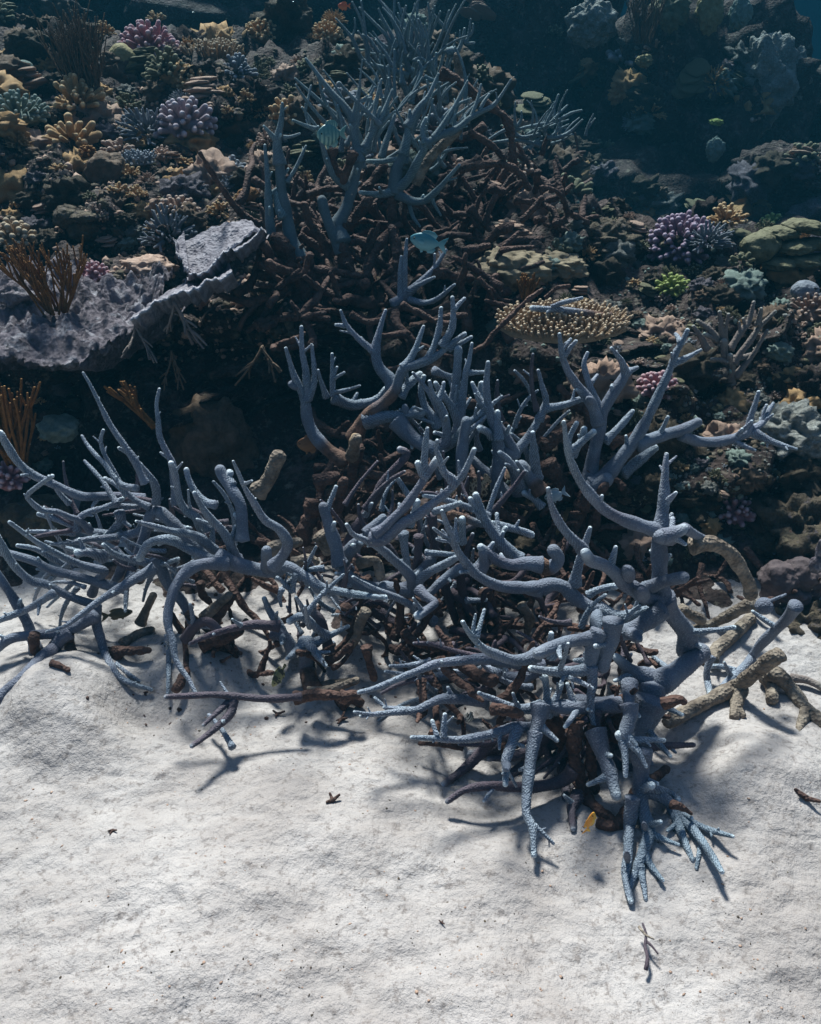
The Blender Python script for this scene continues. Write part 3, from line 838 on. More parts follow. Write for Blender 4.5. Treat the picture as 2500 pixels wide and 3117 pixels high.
colony('staghorn_coral', 'tree-like blue-grey staghorn coral behind the striped pale fish', 'coral', 2.66, TREE2 + extra('B', 18, (430, 700, 760, 1200), (2.72, 2.95), (50, 140), (200, 420), (11, 17), 10), M['live_far'], seg=18, nub=.05)

TREE3 = '''
B 2.8 .0 40 36 d 820 1640 820 1500 800 1350 800 1220
B 2.8 .03 42 28 n 810 1200 830 1050 860 990 890 900
B * .03 32 11 n 870 960 890 870 900 790 912 685
B * .05 28 8 n 895 790 960 680 1030 590 1088 458
B * -.05 30 14 n 815 1180 760 1200 700 1205 606 1192
B * -.05 32 22 n 815 1185 900 1110 960 1000 1025 875
B * .06 26 8 n 1010 890 1100 840 1200 800 1280 735 1360 690 1440 640 1538 495
B * .03 15 8 n 1285 735 1330 620 1352 525
B * .02 13 8 n 1345 685 1365 640 1402 585
B * .05 22 8 n 1060 860 1140 740 1210 620 1268 502
B * 0 11 8 n 1160 765 1190 710
B * -.08 30 10 n 830 1205 930 1245 1010 1238 1090 1170 1150 1100 1217 1022
B * 0 13 8 n 1050 1225 1060 1260 1102 1332
B * .02 20 11 n 1005 890 988 800 1010 735
B 2.84 .05 24 11 n 735 980 770 860 818 712
B * 0 20 15 n 900 992 800 990 740 1000 650 1000
B 2.86 .0 38 30 t 935 1125 1000 1030 1060 950 1110 900 1210 815
B 3.1 -.05 32 24 d 1100 455 1180 480 1260 540 1350 620 1440 680 1500 730 1540 840 1542 1020
B 2.95 0 26 20 d 1220 1055 1350 1020 1500 1020 1600 1080 1645 1165
B 2.95 0 24 20 d 1280 815 1400 890 1495 975
B 2.8 -.02 16 8 n 900 1240 930 1340 972 1400
'''
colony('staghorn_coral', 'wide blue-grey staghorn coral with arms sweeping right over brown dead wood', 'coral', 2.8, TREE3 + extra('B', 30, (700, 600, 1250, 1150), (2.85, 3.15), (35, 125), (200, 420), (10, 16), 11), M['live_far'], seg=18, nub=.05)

TREE4 = '''
B 3.5 .0 24 18 d 960 640 930 560 910 470
B 3.5 .0 22 14 n 930 640 920 520 930 430
B * .06 18 6 n 920 460 870 330 830 200 800 120 760 50 700 -30
B * .06 14 6 n 915 440 850 240 815 120 818 -20
B * -.04 20 16 n 900 470 850 455 740 420 650 400
B * -.02 17 6 n 660 400 610 360 560 250 510 180 453 115
B * 0 9 6 n 555 230 572 175 570 115
B * .04 16 6 n 845 380 770 230 680 130 600 48
B * .04 15 6 n 830 300 790 200 740 110 718 55
B * .04 15 5 n 905 370 950 250 955 120 962 -20
B * .04 13 5 n 915 300 925 160 942 25
B * .02 15 5 n 965 470 1010 330 1030 200 1052 58
B * .02 9 5 n 1030 200 1035 120 1024 18
B * .03 13 9 n 1050 90 1090 130 1140 200 1130 300 1108 385
B * .02 11 5 n 1130 190 1160 110 1197 28
B 3.4 0 17 8 n 1150 330 1200 325 1235 260 1250 178
B * 0 11 6 n 1250 270 1275 220 1287 118
B * 0 9 7 n 1265 270 1310 265
B * 0 9 7 n 1280 225 1300 190 1302 150
B 3.4 -.02 30 22 t 1230 500 1215 420 1200 350
B 3.4 0 26 22 n 1140 330 1170 320 1190 330
B 3.3 .04 13 7 n 820 640 815 480 816 310
B 3.3 .02 10 6 n 855 520 860 410
B 3.3 .04 18 8 n 915 640 950 540 985 440 965 380
B 3.3 .02 14 7 n 845 680 880 620 920 575
B 3.4 0 10 6 n 860 180 872 100 888 38
B 3.4 0 14 9 n 935 380 970 360 1003 375
B 3.35 0 16 12 n 1000 480 1060 500 1100 490
B 3.35 0 12 8 n 1070 420 1075 330
B 3.4 0 13 6 n 720 330 660 240 620 215
B 3.4 0 13 6 n 800 410 760 330 700 250
B 3.4 0 12 6 n 1000 240 985 170 965 120
B 3.4 0 12 6 n 990 400 960 300 975 285
'''
colony('staghorn_coral', 'dense teal staghorn bush at the top centre with thin upright twigs', 'coral', 3.45, TREE4 + extra('B', 46, (640, 320, 1150, 640), (3.35, 3.7), (45, 140), (220, 460), (9, 14), 12), M['live_far'], seg=10, step=5, snap=40, twigs=False)

TREE5 = '''
C 3.3 .0 16 12 d 0 960 20 880 40 840
C 3.3 0 13 6 n 10 820 40 740 70 680 102 588
C * .02 10 5 n 20 790 90 720 158 652
C * 0 15 6 n 30 850 100 850 170 820 250 742
C * 0 8 5 n 80 840 100 780 124 724
C * 0 9 5 n 60 845 110 800 165 770
C 3.4 0 9 5 n 270 840 285 780 318 708
C * 0 7 5 n 285 790 310 760 328 735
B 3.3 0 15 8 n 1720 900 1640 880 1560 868 1420 882
B 3.3 0 14 8 n 1720 830 1600 850 1520 800 1390 870
B 3.3 0 12 8 n 1729 770 1650 785 1560 805
B 3.3 0 11 6 n 1570 790 1600 740 1602 690
B 3.3 0 10 5 n 1565 780 1560 700 1565 635
B 3.3 0 12 6 n 1620 925 1670 890 1729 845
B 3.3 0 12 6 n 1650 920 1700 880 1729 875
C 3.3 0 10 6 n 130 730 180 700 245 683
'''
colony('staghorn_coral', 'low spiky teal staghorn coral behind the pink and yellow mounds', 'coral', 3.3, TREE5 + extra('C', 16, (-120, 760, 130, 900), (3.25, 3.45), (10, 100), (120, 240), (7, 11), 13), M['live_far'], seg=10, step=5, snap=40, twigs=False)

SMALLF = '''
F 2.3 .0 28 22 n 1165 960 1170 900 1180 830
F * .04 24 11 n 1185 830 1230 760 1280 700 1350 600 1400 550 1445 505
F 2.3 .04 24 12 n 1165 740 1240 620 1280 570 1312 448
F * 0 20 10 n 1335 590 1345 550 1357 488
F * .02 22 9 n 1195 910 1300 780 1350 700 1395 622
F * -.03 26 18 n 1155 930 1160 860 1166 778
F * .0 22 12 n 1130 700 1110 600 1100 508
F * .0 18 10 n 1128 690 1140 600 1156 523
F * 0 18 15 n 1100 690 1060 670 1018 650
F * .02 22 14 n 1095 680 1030 610 965 563
F * 0 22 12 n 1025 740 980 660 938 598
F * -.02 14 10 n 1150 925 1100 915 1043 903
F * 0 15 12 n 1150 820 1110 805 1050 800
F * .02 20 14 n 1185 800 1240 790 1305 770
F * 0 24 20 n 1140 860 1130 780 1128 690
F * 0 13 9 n 1260 600 1245 550
'''
colony('staghorn_coral', 'small grey-brown staghorn coral on the rocky slope at right', 'coral', 2.3, SMALLF, M['greybrown'], seg=12)

STICK = '''
F 2.2 -.02 24 18 g 430 535 350 530 270 515 120 495 0 490 -60 485
F * .0 15 11 n 60 478 100 460 150 445 248 422
'''
colony('coral_stick', 'loose blue coral stick lying across the tan table coral', 'coral stick', 2.2, STICK, M['live'], seg=14)
STEM = '''
E 2.1 .05 16 13 d 1300 755 1390 700 1430 640 1520 550 1620 450 1729 370
F * 0 13 10 d 20 420 90 360 170 345
'''
colony('bare_stick', 'thin bare brown coral stem leaning below the tan table coral', 'coral stick', 2.1, STEM, M['dead'], seg=10)

DEADR = '''
I 1.36 .12 46 48 t 790 1620 900 1560 1050 1480 1250 1370 1400 1250 1475 1205
I * -.06 44 34 t 1230 1410 1205 1500 1190 1590
I * .0 30 24 t 1200 1540 1240 1580
'''
colony('dead_coral_branch', 'long bleached dead coral branch lying on the sand at right', 'dead coral', 1.4, DEADR, M['tan'])
DEADR2 = '''
I 1.56 .1 46 40 t 1040 1250 1080 1180 1180 1090 1290 980
'''
colony('dead_coral_branch', 'short tan dead branch under the smooth blue stick at right', 'dead coral', 1.5, DEADR2, M['tan'])
DEADR3 = '''
I 1.6 .06 46 22 t 1310 890 1230 920 1150 965 1060 1010 945 1042
I * 0 36 34 t 860 920 920 955 985 992
'''
colony('dead_coral_branch', 'dusty tan dead branch half buried before the lilac clam', 'dead coral', 1.6, DEADR3, M['tan'])
DEADR4 = '''
I 1.44 -.06 54 38 t 1390 1310 1470 1340 1560 1440 1640 1540 1740 1640
I * 0 50 40 t 1390 1320 1420 1400 1425 1480
I * 0 34 24 t 1640 1560 1600 1640 1580 1700
'''
colony('dead_coral_branch', 'forked tan dead branch on the sand at the right edge', 'dead coral', 1.42, DEADR4, M['tan'])
SMOOTH = '''
I 1.45 .14 24 38 n 1080 1445 1180 1350 1270 1260 1350 1150 1440 1060 1520 980 1572 900
I 1.48 0 22 18 n 1200 1310 1120 1282 1035 1278
I 1.46 -.03 26 18 n 1050 1215 1020 1320 1040 1445
'''
colony('coral_stick', 'smooth blue-grey coral stick slanting above the bleached branch at right', 'coral stick', 1.46, SMOOTH, M['live'], nub=.04)
GREYS = '''
I 1.5 .02 26 22 n 1540 1352 1640 1365 1760 1420
'''
colony('coral_stick', 'grey coral stick at the right edge above the forked dead branch', 'coral stick', 1.5, GREYS, M['greybrown'], nub=.04)
c_ = at(2326, 1845, 1.46); Rb = 27 * depth(c_) / F0
root = empty('ball_coral', c_ - Vector((0, 0, Rb)), 'round blue coral ball with a thin spine at right', 'coral')
V, q = lump_geo(5, Rb, 1, .06, 1.5, 4, .02); z0 = np.zeros(len(V))
obj('ball', mesh('ball', V + np.array((0, 0, Rb)), q, M['live'], {'tip': z0, 'nub': z0, 'dead': z0, 'fresh': z0 + .4}), root)
sp_ = np.array([(.2 * Rb + t * 1.9 * Rb, 0, 1.5 * Rb + t * 1.1 * Rb) for t in np.linspace(0, 1, 16)])
V, q, al, nm = tube(sp_, np.linspace(.22, .14, 16) * Rb, 12, .1); obj('spine', mesh('spine', V, q, M['live'], {'tip': al * 0, 'nub': nm * .3, 'dead': al * 0, 'fresh': al}), root)

# ------------------------------------------------------------------ dead wood under and behind the live coral
DEADWOOD = '''
E 2.5 .1 34 24 d 0 205 60 210 110 200
E 2.75 0 26 22 d 230 35 300 75 360 112
E 2.6 0 24 20 d 320 240 480 262 610 285
E 2.55 -.05 26 20 d 370 370 440 400 500 445
E 2.6 .1 34 24 d 590 400 650 250 700 130 785 28
E 2.6 .1 38 34 d 820 380 835 150 800 0
E 2.8 0 32 26 d 250 0 330 70 435 140
E 2.7 0 22 18 d 525 115 580 175 645 205
E 2.6 .06 22 18 d 740 335 800 310 870 300
E 2.55 .04 30 26 d 1045 270 1150 276 1285 300
E 2.75 .0 24 20 d 1245 135 1320 110 1400 98
E 2.4 .0 30 24 d -40 590 100 545 280 540 400 552
E 2.42 0 24 18 d 545 525 640 568 735 560
E 2.35 0 22 18 d 860 460 960 512 1060 562 1155 582
E 2.3 0 18 14 d 780 865 880 845 960 830
E 2.4 0 20 18 d 1120 545 1190 530 1255 528
B 2.8 .0 24 20 d 285 1215 380 1172 475 1168
B 2.85 .04 34 26 d 640 1180 700 1090 755 1025
B 2.7 .0 36 26 d 430 1575 360 1470 290 1370 258 1270
B 2.75 0 42 34 d 525 1410 590 1330 655 1245
B 2.9 0 26 20 d 680 1270 720 1340 770 1420
B 2.9 0 20 16 d 1180 1330 1280 1325 1310 1340
B 2.9 0 26 18 d 1280 1290 1340 1360 1400 1420
B 2.9 0 22 20 d 1370 1400 1400 1300 1440 1220
B 2.95 0 22 16 d 1560 1240 1650 1250 1729 1245
B 2.85 0 24 18 d 1600 1370 1660 1310 1729 1230
B 2.6 0 22 18 d 890 1570 960 1530 1020 1540
B 2.7 0 24 20 d 1240 1560 1320 1540 1400 1520
H 1.95 0 32 26 d 600 60 680 95 760 100
H 1.9 -.04 56 46 d 330 260 300 340 270 420 260 500
H 1.9 0 50 36 d 330 140 400 120 450 100
H 1.78 0 44 30 d 450 330 470 240 500 130
H 1.95 0 40 34 d 640 160 700 150
H 1.9 0 40 36 d 850 110 900 100 960 120
H 2.0 0 34 28 d 1240 90 1320 180 1400 260
H 1.86 0 34 28 d 1420 320 1500 340 1600 375
H 1.9 0 30 26 d 1380 200 1480 260 1560 320
I 1.95 0 60 48 d 30 20 90 100 160 210
I 1.9 0 44 40 d 560 650 500 620 610 550
I 1.9 0 26 22 d 340 430 430 415 510 410
F 2.0 0 50 40 d 0 1350 90 1280 200 1220
F 2.0 0 30 24 d 420 1330 500 1300 580 1270
H 1.66 0 60 44 t 60 560 130 530 220 510
H 1.62 0 44 40 t 350 460 380 500 400 560
H 1.6 -.03 50 44 t 600 640 700 630 730 720
H 1.62 0 44 34 t 190 640 280 610 330 630
H 1.5 .0 46 40 t 640 930 600 1010 580 1100 520 1180
H 1.45 0 40 34 t 350 1420 430 1390 540 1370
H 1.4 0 30 26 d 640 1160 660 1260 690 1350
H 1.45 0 34 30 d 400 1250 470 1220 540 1150
H 1.38 0 56 46 d 480 1520 540 1480 600 1500
H 1.6 0 50 40 d 1380 810 1420 930 1460 1030
H 1.6 0 44 40 t 1600 900 1650 980 1640 1060
H 1.6 0 34 26 d 1480 1020 1600 1030 1700 1020
H 1.5 0 40 30 d 1090 1180 1180 1200 1280 1160
G 1.75 0 54 46 t 1590 200 1660 130 1729 -20
G 1.62 0 40 34 t 870 1010 900 940 950 840
G 1.6 0 44 34 t 760 1140 850 1080 940 1050
G 1.58 0 36 30 d 1240 760 1260 840 1300 880
G 1.55 0 50 40 t 1260 980 1350 900 1420 840
G 1.55 0 40 30 d 1330 990 1400 910 1450 850
G 1.5 0 50 34 d 700 1200 800 1180 920 1180
G 1.5 0 60 50 d 1250 1140 1350 1120 1480 1060
G 1.4 0 24 18 d 320 1260 380 1280 420 1300
K 1.18 0 36 30 d 340 80 420 90 460 100
K 1.12 0 34 26 d 1060 60 1130 40 1150 50
K 1.06 0 22 14 d 1100 480 1150 500 1180 520
J 1.36 0 30 24 t 1300 15 1420 -10 1500 -40
J 1.33 0 34 30 d 1440 30 1500 20
A 2.75 -.1 24 16 d 1640 1400 1520 1340 1440 1260 1340 1110 1240 950
'''
DW = [ln for ln in DEADWOOD.strip().splitlines()]
for i, ln in enumerate(DW):
    tk = ln.split(); fl = tk[5]; ox, oy, k = CROP[tk[0]]
    y = oy + float(tk[7]) * k
    far = y < 1150; low = y > 1650
    n_ = (len(tk) - 6) // 2; cx = ox + k * sum(float(v) for v in tk[6::2]) / n_; cy = oy + k * sum(float(v) for v in tk[7::2]) / n_
    r_ = float(tk[3]) * k
    size = 'thick' if r_ > 19 else 'thin' if r_ < 12.5 else 'long' if math.hypot(float(tk[6]) - float(tk[-2]), float(tk[7]) - float(tk[-1])) * k > 110 else 'short'
    if r_ > 15 and low: ln = ' '.join([tk[0], tk[1], tk[2], str(float(tk[3]) * .8), str(float(tk[4]) * .7)] + tk[5:])
    colony('dead_coral_branch', locate(f"{size} {'bleached tan' if fl == 't' else 'dark brown' if not far else 'rusty brown'} dead coral branch", cx, cy), 'dead coral', 1.7, ln, M['tan' if fl == 't' else 'dead'],
           'bleached coral pieces on the sand' if fl == 't' and low else 'dead branches under the thicket' if not far else 'dead branches on the slope', seg=14)

# loose tangle: more short dead pieces where the photograph shows them heaped
DEAD_PROTO = []
for k in range(9):
    rr = random.Random(50 + k)
    L = rr.uniform(.10, .2); pts = []; d = Vector((1, 0, 0)); p = Vector((-L / 2, 0, 0))
    for s in range(12):
        pts.append(p.copy()); d = (d + Vector((rr.uniform(-.25, .25), rr.uniform(-.36, .36), rr.uniform(-.34, .34)))).normalized(); p = p + d * L / 11
    V, q, al, nm = tube(np.array(pts), np.linspace(.0095, .0045, 12) * rr.uniform(.75, 1.25), 10, .05, .16, True, k)
    parts = [(V, q)]
    if k % 3 != 2:
        j = rr.randint(4, 8); dd = Vector((rr.uniform(-.2, .9), rr.uniform(-1, 1), rr.uniform(-.2, 1))).normalized()
        V2, q2, _, _ = tube(np.array([pts[j] + dd * t * L * .45 for t in np.linspace(0, 1, 7)]), np.linspace(.0075, .004, 7), 8, .05, .1, True, k + 20)
        parts.append((V2, q2))
    V, q = join(parts); nz = np.array([[noise.noise(Vector(v * 70)), noise.noise(Vector(v * 70) + Vector((9, 1, 4))), noise.noise(Vector(v * 70) + Vector((2, 8, 5)))] for v in V])
    DEAD_PROTO.append(mesh('dead_twig', V + nz * .0032, q, M['dead']))
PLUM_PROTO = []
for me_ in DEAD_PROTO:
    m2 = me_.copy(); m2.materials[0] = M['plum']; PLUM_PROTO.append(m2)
REST = []
def scatter_dead(box, n, lab, grp, lift, seed, keep=.6):
    rr = random.Random(seed)
    for k in range(n):
        px, py = rr.uniform(box[0], box[2]), rr.uniform(box[1], box[3])
        p, nrm = hit(px, py)
        kk = rr.randint(0, 8)
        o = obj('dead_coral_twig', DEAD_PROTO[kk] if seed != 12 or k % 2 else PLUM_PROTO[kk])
        o.location = p + Vector((0, -.25 * lift, rr.uniform(.0, lift)))
        if o.location.z < .015: o.location.z = .02
        o.rotation_euler = (rr.uniform(-.5, .5), rr.uniform(-1.0, 1.0), rr.uniform(0, 6.28))
        s = rr.uniform(.7, 1.25) * (.9 if p.y < 2.1 else 1.3); o.scale = (s, s, s)
        if k >= n * keep:             # past three hundred: one heap of finer pieces
            Mx = Matrix.LocRotScale(o.location, o.rotation_euler, o.scale); A = np.array(Mx); me_ = o.data
            co = np.empty(len(me_.vertices) * 3); me_.vertices.foreach_get('co', co); qv = np.empty(len(me_.polygons) * 4, dtype=np.int32); me_.polygons.foreach_get('vertices', qv)
            REST.append((co.reshape(-1, 3) @ A[:3, :3].T + A[:3, 3], qv.reshape(-1, 4))); bpy.data.objects.remove(o); continue
        tag(o, locate(f"{'stubby' if s < .85 else 'long' if s > 1.1 else 'short'} {'forked' if kk % 3 != 2 else 'unforked'} {lab}", px, py), 'dead coral', grp)
scatter_dead((800, 600, 1520, 1040), 110, 'rusty dead twig', 'dead twigs on the slope', .10, 3)
scatter_dead((1250, 480, 1750, 760), 40, 'brown dead twig', 'dead twigs behind the mound', .09, 4)
scatter_dead((930, 1320, 1850, 1720), 90, 'dark dead twig', 'dead twigs in the thicket', .08, 5)
scatter_dead((560, 1650, 1750, 2060), 85, 'brown dead twig on sand', 'dead twigs on the sand', .07, 6)
scatter_dead((1700, 2160, 2000, 2420), 14, 'dark dead twig on sand', 'dead twigs by the stalk', .05, 8)
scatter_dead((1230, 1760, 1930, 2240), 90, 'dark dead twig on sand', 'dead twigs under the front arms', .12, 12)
scatter_dead((1950, 1720, 2500, 1860), 10, 'brown dead twig on sand', 'dead twigs at the foot of the right wall', .04, 13)
V, q = join(REST); tag(obj('dead_coral_rubble', mesh('dead_coral_rubble', V, q, M['dead'])), kind='stuff')

# ------------------------------------------------------------------ other corals
def col(*c): return tuple(c)
def simple_coral(name, c0, c1, tipc=None, scale=45, vor=120, vs=.5):
    return coral_mat(name, c0, c1, tipc, None, None, scale, vor, vs, .004)
M['pink'] = simple_coral('pink_coral', (.32, .14, .165), (.45, .24, .26), (.68, .50, .52))
M['purple'] = simple_coral('purple_coral', (.19, .115, .17), (.30, .20, .27), (.54, .43, .52))
M['lilac'] = simple_coral('lilac_coral', (.25, .185, .215), (.38, .30, .325), (.68, .60, .64))
M['cream'] = simple_coral('cream_coral', (.29, .195, .12), (.41, .295, .19), (.66, .53, .38))
M['ochre'] = simple_coral('ochre_coral', (.32, .18, .075), (.50, .31, .15), (.72, .54, .32))
M['yellow'] = simple_coral('yellow_coral', (.20, .16, .07), (.29, .24, .12), (.55, .47, .28))
M['olive'] = simple_coral('olive_coral', (.095, .085, .045), (.165, .15, .085), (.34, .33, .21))
M['green'] = simple_coral('green_coral', (.20, .25, .055), (.31, .36, .10), (.50, .55, .2))
M['greygreen'] = simple_coral('greygreen_coral', (.13, .165, .14), (.21, .255, .22), (.40, .48, .42))
M['bluegrey'] = simple_coral('bluegrey_coral', (.13, .14, .165), (.21, .225, .255), (.45, .48, .52))
M['brown'] = simple_coral('brown_coral', (.08, .05, .03), (.14, .09, .06), (.24, .17, .11))
M['orange'] = simple_coral('orange_coral', (.12, .05, .014), (.20, .085, .022), (.42, .21, .07))
M['plate'] = simple_coral('lilac_plate', (.135, .12, .14), (.265, .245, .27), (.70, .70, .74), 34, 120, .9)
M['tanhead'] = simple_coral('tan_coral', (.27, .17, .125), (.42, .28, .21), (.60, .46, .38))
M['clam'] = simple_coral('mauve_lobes', (.055, .038, .040), (.12, .088, .088), None, 18, 70, .9)
M['dots'] = simple_coral('dotted_mound', (.15, .115, .07), (.25, .195, .125), None, 20, 55, 1.0)

FPROTO = {}
def finger_mesh(mk, k, knob=0.0, fr=.1, fl=.5):
    key = (mk, k, knob, fr, fl)
    if key not in FPROTO:
        rr = random.Random(k * 7 + 1)
        z = np.linspace(0, fl, 7)
        P = np.stack([.05 * np.sin(z * 5 + k) * fl, .05 * np.cos(z * 4 + 2 * k) * fl, z], 1)
        R = fr * (1 - .25 * z / fl + knob * (z / fl) ** 2)
        V, q, al, nm = tube(P, R, 8, .12, .14, True, k)
        parts = [(V, q)]; tips = [np.clip((al - .55) * 2.2, 0, 1) ** 1.5]
        if rr.random() < .6:
            a = rr.uniform(0, 6.28); d = np.array([math.cos(a) * .75, math.sin(a) * .75, .7])
            P2 = P[3] + np.outer(np.linspace(0, fl * .42, 4), d)
            V2, q2, al2, _ = tube(P2, np.linspace(fr * .75, fr * .6, 4), 6, .1, .1, True, k)
            parts.append((V2, q2)); tips.append(np.clip((al2 - .55) * 2.2, 0, 1) ** 1.5)
        V, q = join(parts); t_ = np.concatenate(tips)
        FPROTO[key] = (V, q, t_, mesh('finger', V, q, M[mk], {'tip': t_}))
    return FPROTO[key]
CORE = {}
def core_mesh(mk, k, flat=.7):
    key = (mk, k, flat)
    if key not in CORE:
        V, q = lump_geo(k + 1, 1, flat); CORE[key] = mesh('core', V, q, M[mk])
    return CORE[key]
def dirs(n, rr, zmin=-.15):
    out = []
    for i in range(n):
        z = zmin + (1 - zmin) * ((i + .5) / n); a = i * 2.39996 + rr.uniform(-.2, .2)
        s = math.sqrt(max(0, 1 - z * z)); out.append(Vector((math.cos(a) * s, math.sin(a) * s, z)).normalized())
    return out
def spot(px, py, r, Y=None, drop=.55):
    if Y is None:
        p, n = hit(px, py + r * drop)
    else:
        p, n = at(px, py + r * drop, Y), Vector((0, 0, 1))
    return p, r * depth(p) / F0
def fingers(px, py, r, mk, label, cat='coral', n=60, fl=.5, fr=.1, knob=.25, flat=.85, Y=None, name='cauliflower_coral', group=None, seed=None, zmin=-.1, core=None):
    p, R = spot(px, py, r, Y); rr = random.Random(int(px * 13 + py))
    root = empty(name, p, label, cat, group, rr.uniform(0, 6))
    c = obj('core', core_mesh(core or mk, rr.randint(0, 3)), root); c.scale = (R * .72, R * .72, R * .72 * flat)
    sep = 2 * fr * r >= 9
    parts, tips = [], []
    for d in dirs(n, rr, zmin):
        V, q, t_, me = finger_mesh(mk, rr.randint(0, 4), knob, fr, fl)
        rot = d.to_track_quat('Z', 'Y').to_matrix().to_4x4() @ Matrix.Rotation(rr.uniform(0, 6.28), 4, 'Z')
        s = R * rr.uniform(.85, 1.15)
        Mx = Matrix.Translation(Vector((d.x, d.y, d.z * flat)) * R * (1 - fl) * rr.uniform(.92, 1.06)) @ rot @ Matrix.Scale(s, 4)
        if sep:
            o = obj('finger', me, root); o.matrix_local = Mx
        else:
            A = np.array(Mx); parts.append((V @ A[:3, :3].T + A[:3, 3], q)); tips.append(t_)
    if not sep:
        V, q = join(parts); o = obj('fingers', mesh('fingers', V, q, M[mk], {'tip': np.concatenate(tips)}), root)
        o['kind'] = 'stuff'
    return root
def table(px, py, rx, ry, mk, label, n=150, Y=None, tilt=.35, fl=.16, fr=.028, name='table_coral', group=None, roll=0, thick=.12):
    p, R = spot(px, py, rx, Y, 0); rr = random.Random(int(px + py * 3))
    root = empty(name, p, label, 'table coral', group)
    root.rotation_euler = (tilt, roll, 0)
    V, q = lump_geo(int(px) % 17, 1, thick, .10, 1.2); V[:, 2] -= .05
    asp = ry / rx / max(.2, math.sin(tilt + .42)); asp = min(asp, 1.2)
    o = obj('plate', mesh('plate', V, q, M[mk]), root); o.scale = (R * .95, R * .95 * asp, R)
    sep = 2 * fr * rx >= 7
    parts, tips = [], []
    for i in range(n):
        s = math.sqrt((i + .5) / n); a = i * 2.39996
        lean = max(0, s - .45) * 1.5
        d = Vector((math.cos(a) * lean, math.sin(a) * lean, 1)).normalized()
        V, q, t_, me = finger_mesh(mk, rr.randint(0, 4), .1, fr, fl)
        rot = d.to_track_quat('Z', 'Y').to_matrix().to_4x4() @ Matrix.Rotation(rr.uniform(0, 6.28), 4, 'Z')
        Mx = Matrix.Translation(Vector((math.cos(a) * s * .93 * R, math.sin(a) * s * .93 * R * asp, (thick * .5 * (1 - s * s)) * R))) @ rot @ Matrix.Scale(R * rr.uniform(.8, 1.3), 4)
        if sep:
            o = obj('finger', me, root); o.matrix_local = Mx
        else:
            A = np.array(Mx); parts.append((V @ A[:3, :3].T + A[:3, 3], q)); tips.append(t_)
    if not sep:
        V, q = join(parts); o = obj('fingers', mesh('fingers', V, q, M[mk], {'tip': np.concatenate(tips)}), root); o['kind'] = 'stuff'
    return root
def mound(px, py, rx, ry, mk, label, cat='coral', Y=None, name='boulder_coral', flat=None, amp=.2, fs=1.6, sub=4, amp2=.07, group=None, drop=.4):
    p, R = spot(px, py, ry, Y, drop); R = rx * depth(p) / F0
    V, q = lump_geo(int(px + py) % 41, 1, 1, amp, fs, sub, amp2)
    V = V * np.array([R, R * .9, R * (flat or min(1.3, ry / rx))])
    o = obj(name, mesh(name, V, q, M[mk])); o.location = p
    return tag(o, label, cat, group)
def lobes(px, py, r, mk, label, items, name='leather_coral', cat='coral', Y=None, part='lobe'):
    """items: (dx, dy, rx, rz, dY) in fractions of r: each lobe a part"""
    p, R = spot(px, py, r, Y, .5); root = empty(name, p, label, cat)
    for k, (dx, dy, lx, lz, dY) in enumerate(items):
        V, q = lump_geo(k + int(px) % 13, 1, lz / lx, .24, 1.5, 4, .05)
        o = obj(part, mesh(part, V * lx * R, q, M[mk]), root); o.location = (dx * R, dY * R, (.5 - dy) * R)
    return root
def clump(px, py, h, wd, mk, label, n=16, name='branching_coral', cat='coral', rad=.03, Y=None, up=(0, 0, 1), spread=.45, fork=2, seed=0, seg=8):
    """upright bunch of thin forked sticks from one foot; (px,py) is the foot"""
    p, _ = spot(px, py, h, Y, 0); H = h * depth(p) / F0; Wd = wd * depth(p) / F0
    rr = random.Random(int(px * 3 + py) + seed); root = empty(name, p, label, cat)
    up = Vector(up).normalized()
    for k in range(n):
        f = Vector((rr.uniform(-.5, .5) * Wd, rr.uniform(-.3, .3) * Wd, 0))
        d = (up + Vector((f.x / max(Wd, 1e-6) * 2 * spread, rr.uniform(-.5, .4) * spread, rr.uniform(-.2, .2)))).normalized()
        L = H * rr.uniform(.65, 1.05); pts = [f * .5 - d * .02]
        c = pts[0].copy(); parts = []; tips = []
        for s in range(8):
            c = c + d * L / 7; d = (d + Vector((rr.uniform(-.12, .12), rr.uniform(-.12, .12), rr.uniform(-.02, .1)))).normalized(); pts.append(c.copy())
        V, q, al, _ = tube(np.array(pts), np.linspace(rad * H * 1.15, rad * H * .8, 9), seg, .08, .08, True, k); parts.append((V, q)); tips.append(np.clip((al - .8) * 5, 0, 1))
        for fk in range(fork):
            j = rr.randint(3, 6); dd = (d + Vector((rr.uniform(-.7, .7), rr.uniform(-.5, .5), rr.uniform(.0, .4)))).normalized()
            L2 = L * rr.uniform(.22, .4)
            V, q, al, _ = tube(np.array([pts[j] + dd * L2 * t + up * L2 * .25 * t * t for t in np.linspace(0, 1, 5)]), np.linspace(rad * H, rad * H * .7, 5), seg, .08, .05, True, k)
            parts.append((V, q)); tips.append(np.clip((al - .8) * 5, 0, 1))
        V, q = join(parts)
        obj('branch', mesh('branch', V, q, M[mk], {'tip': np.concatenate(tips)}), root)
    return root
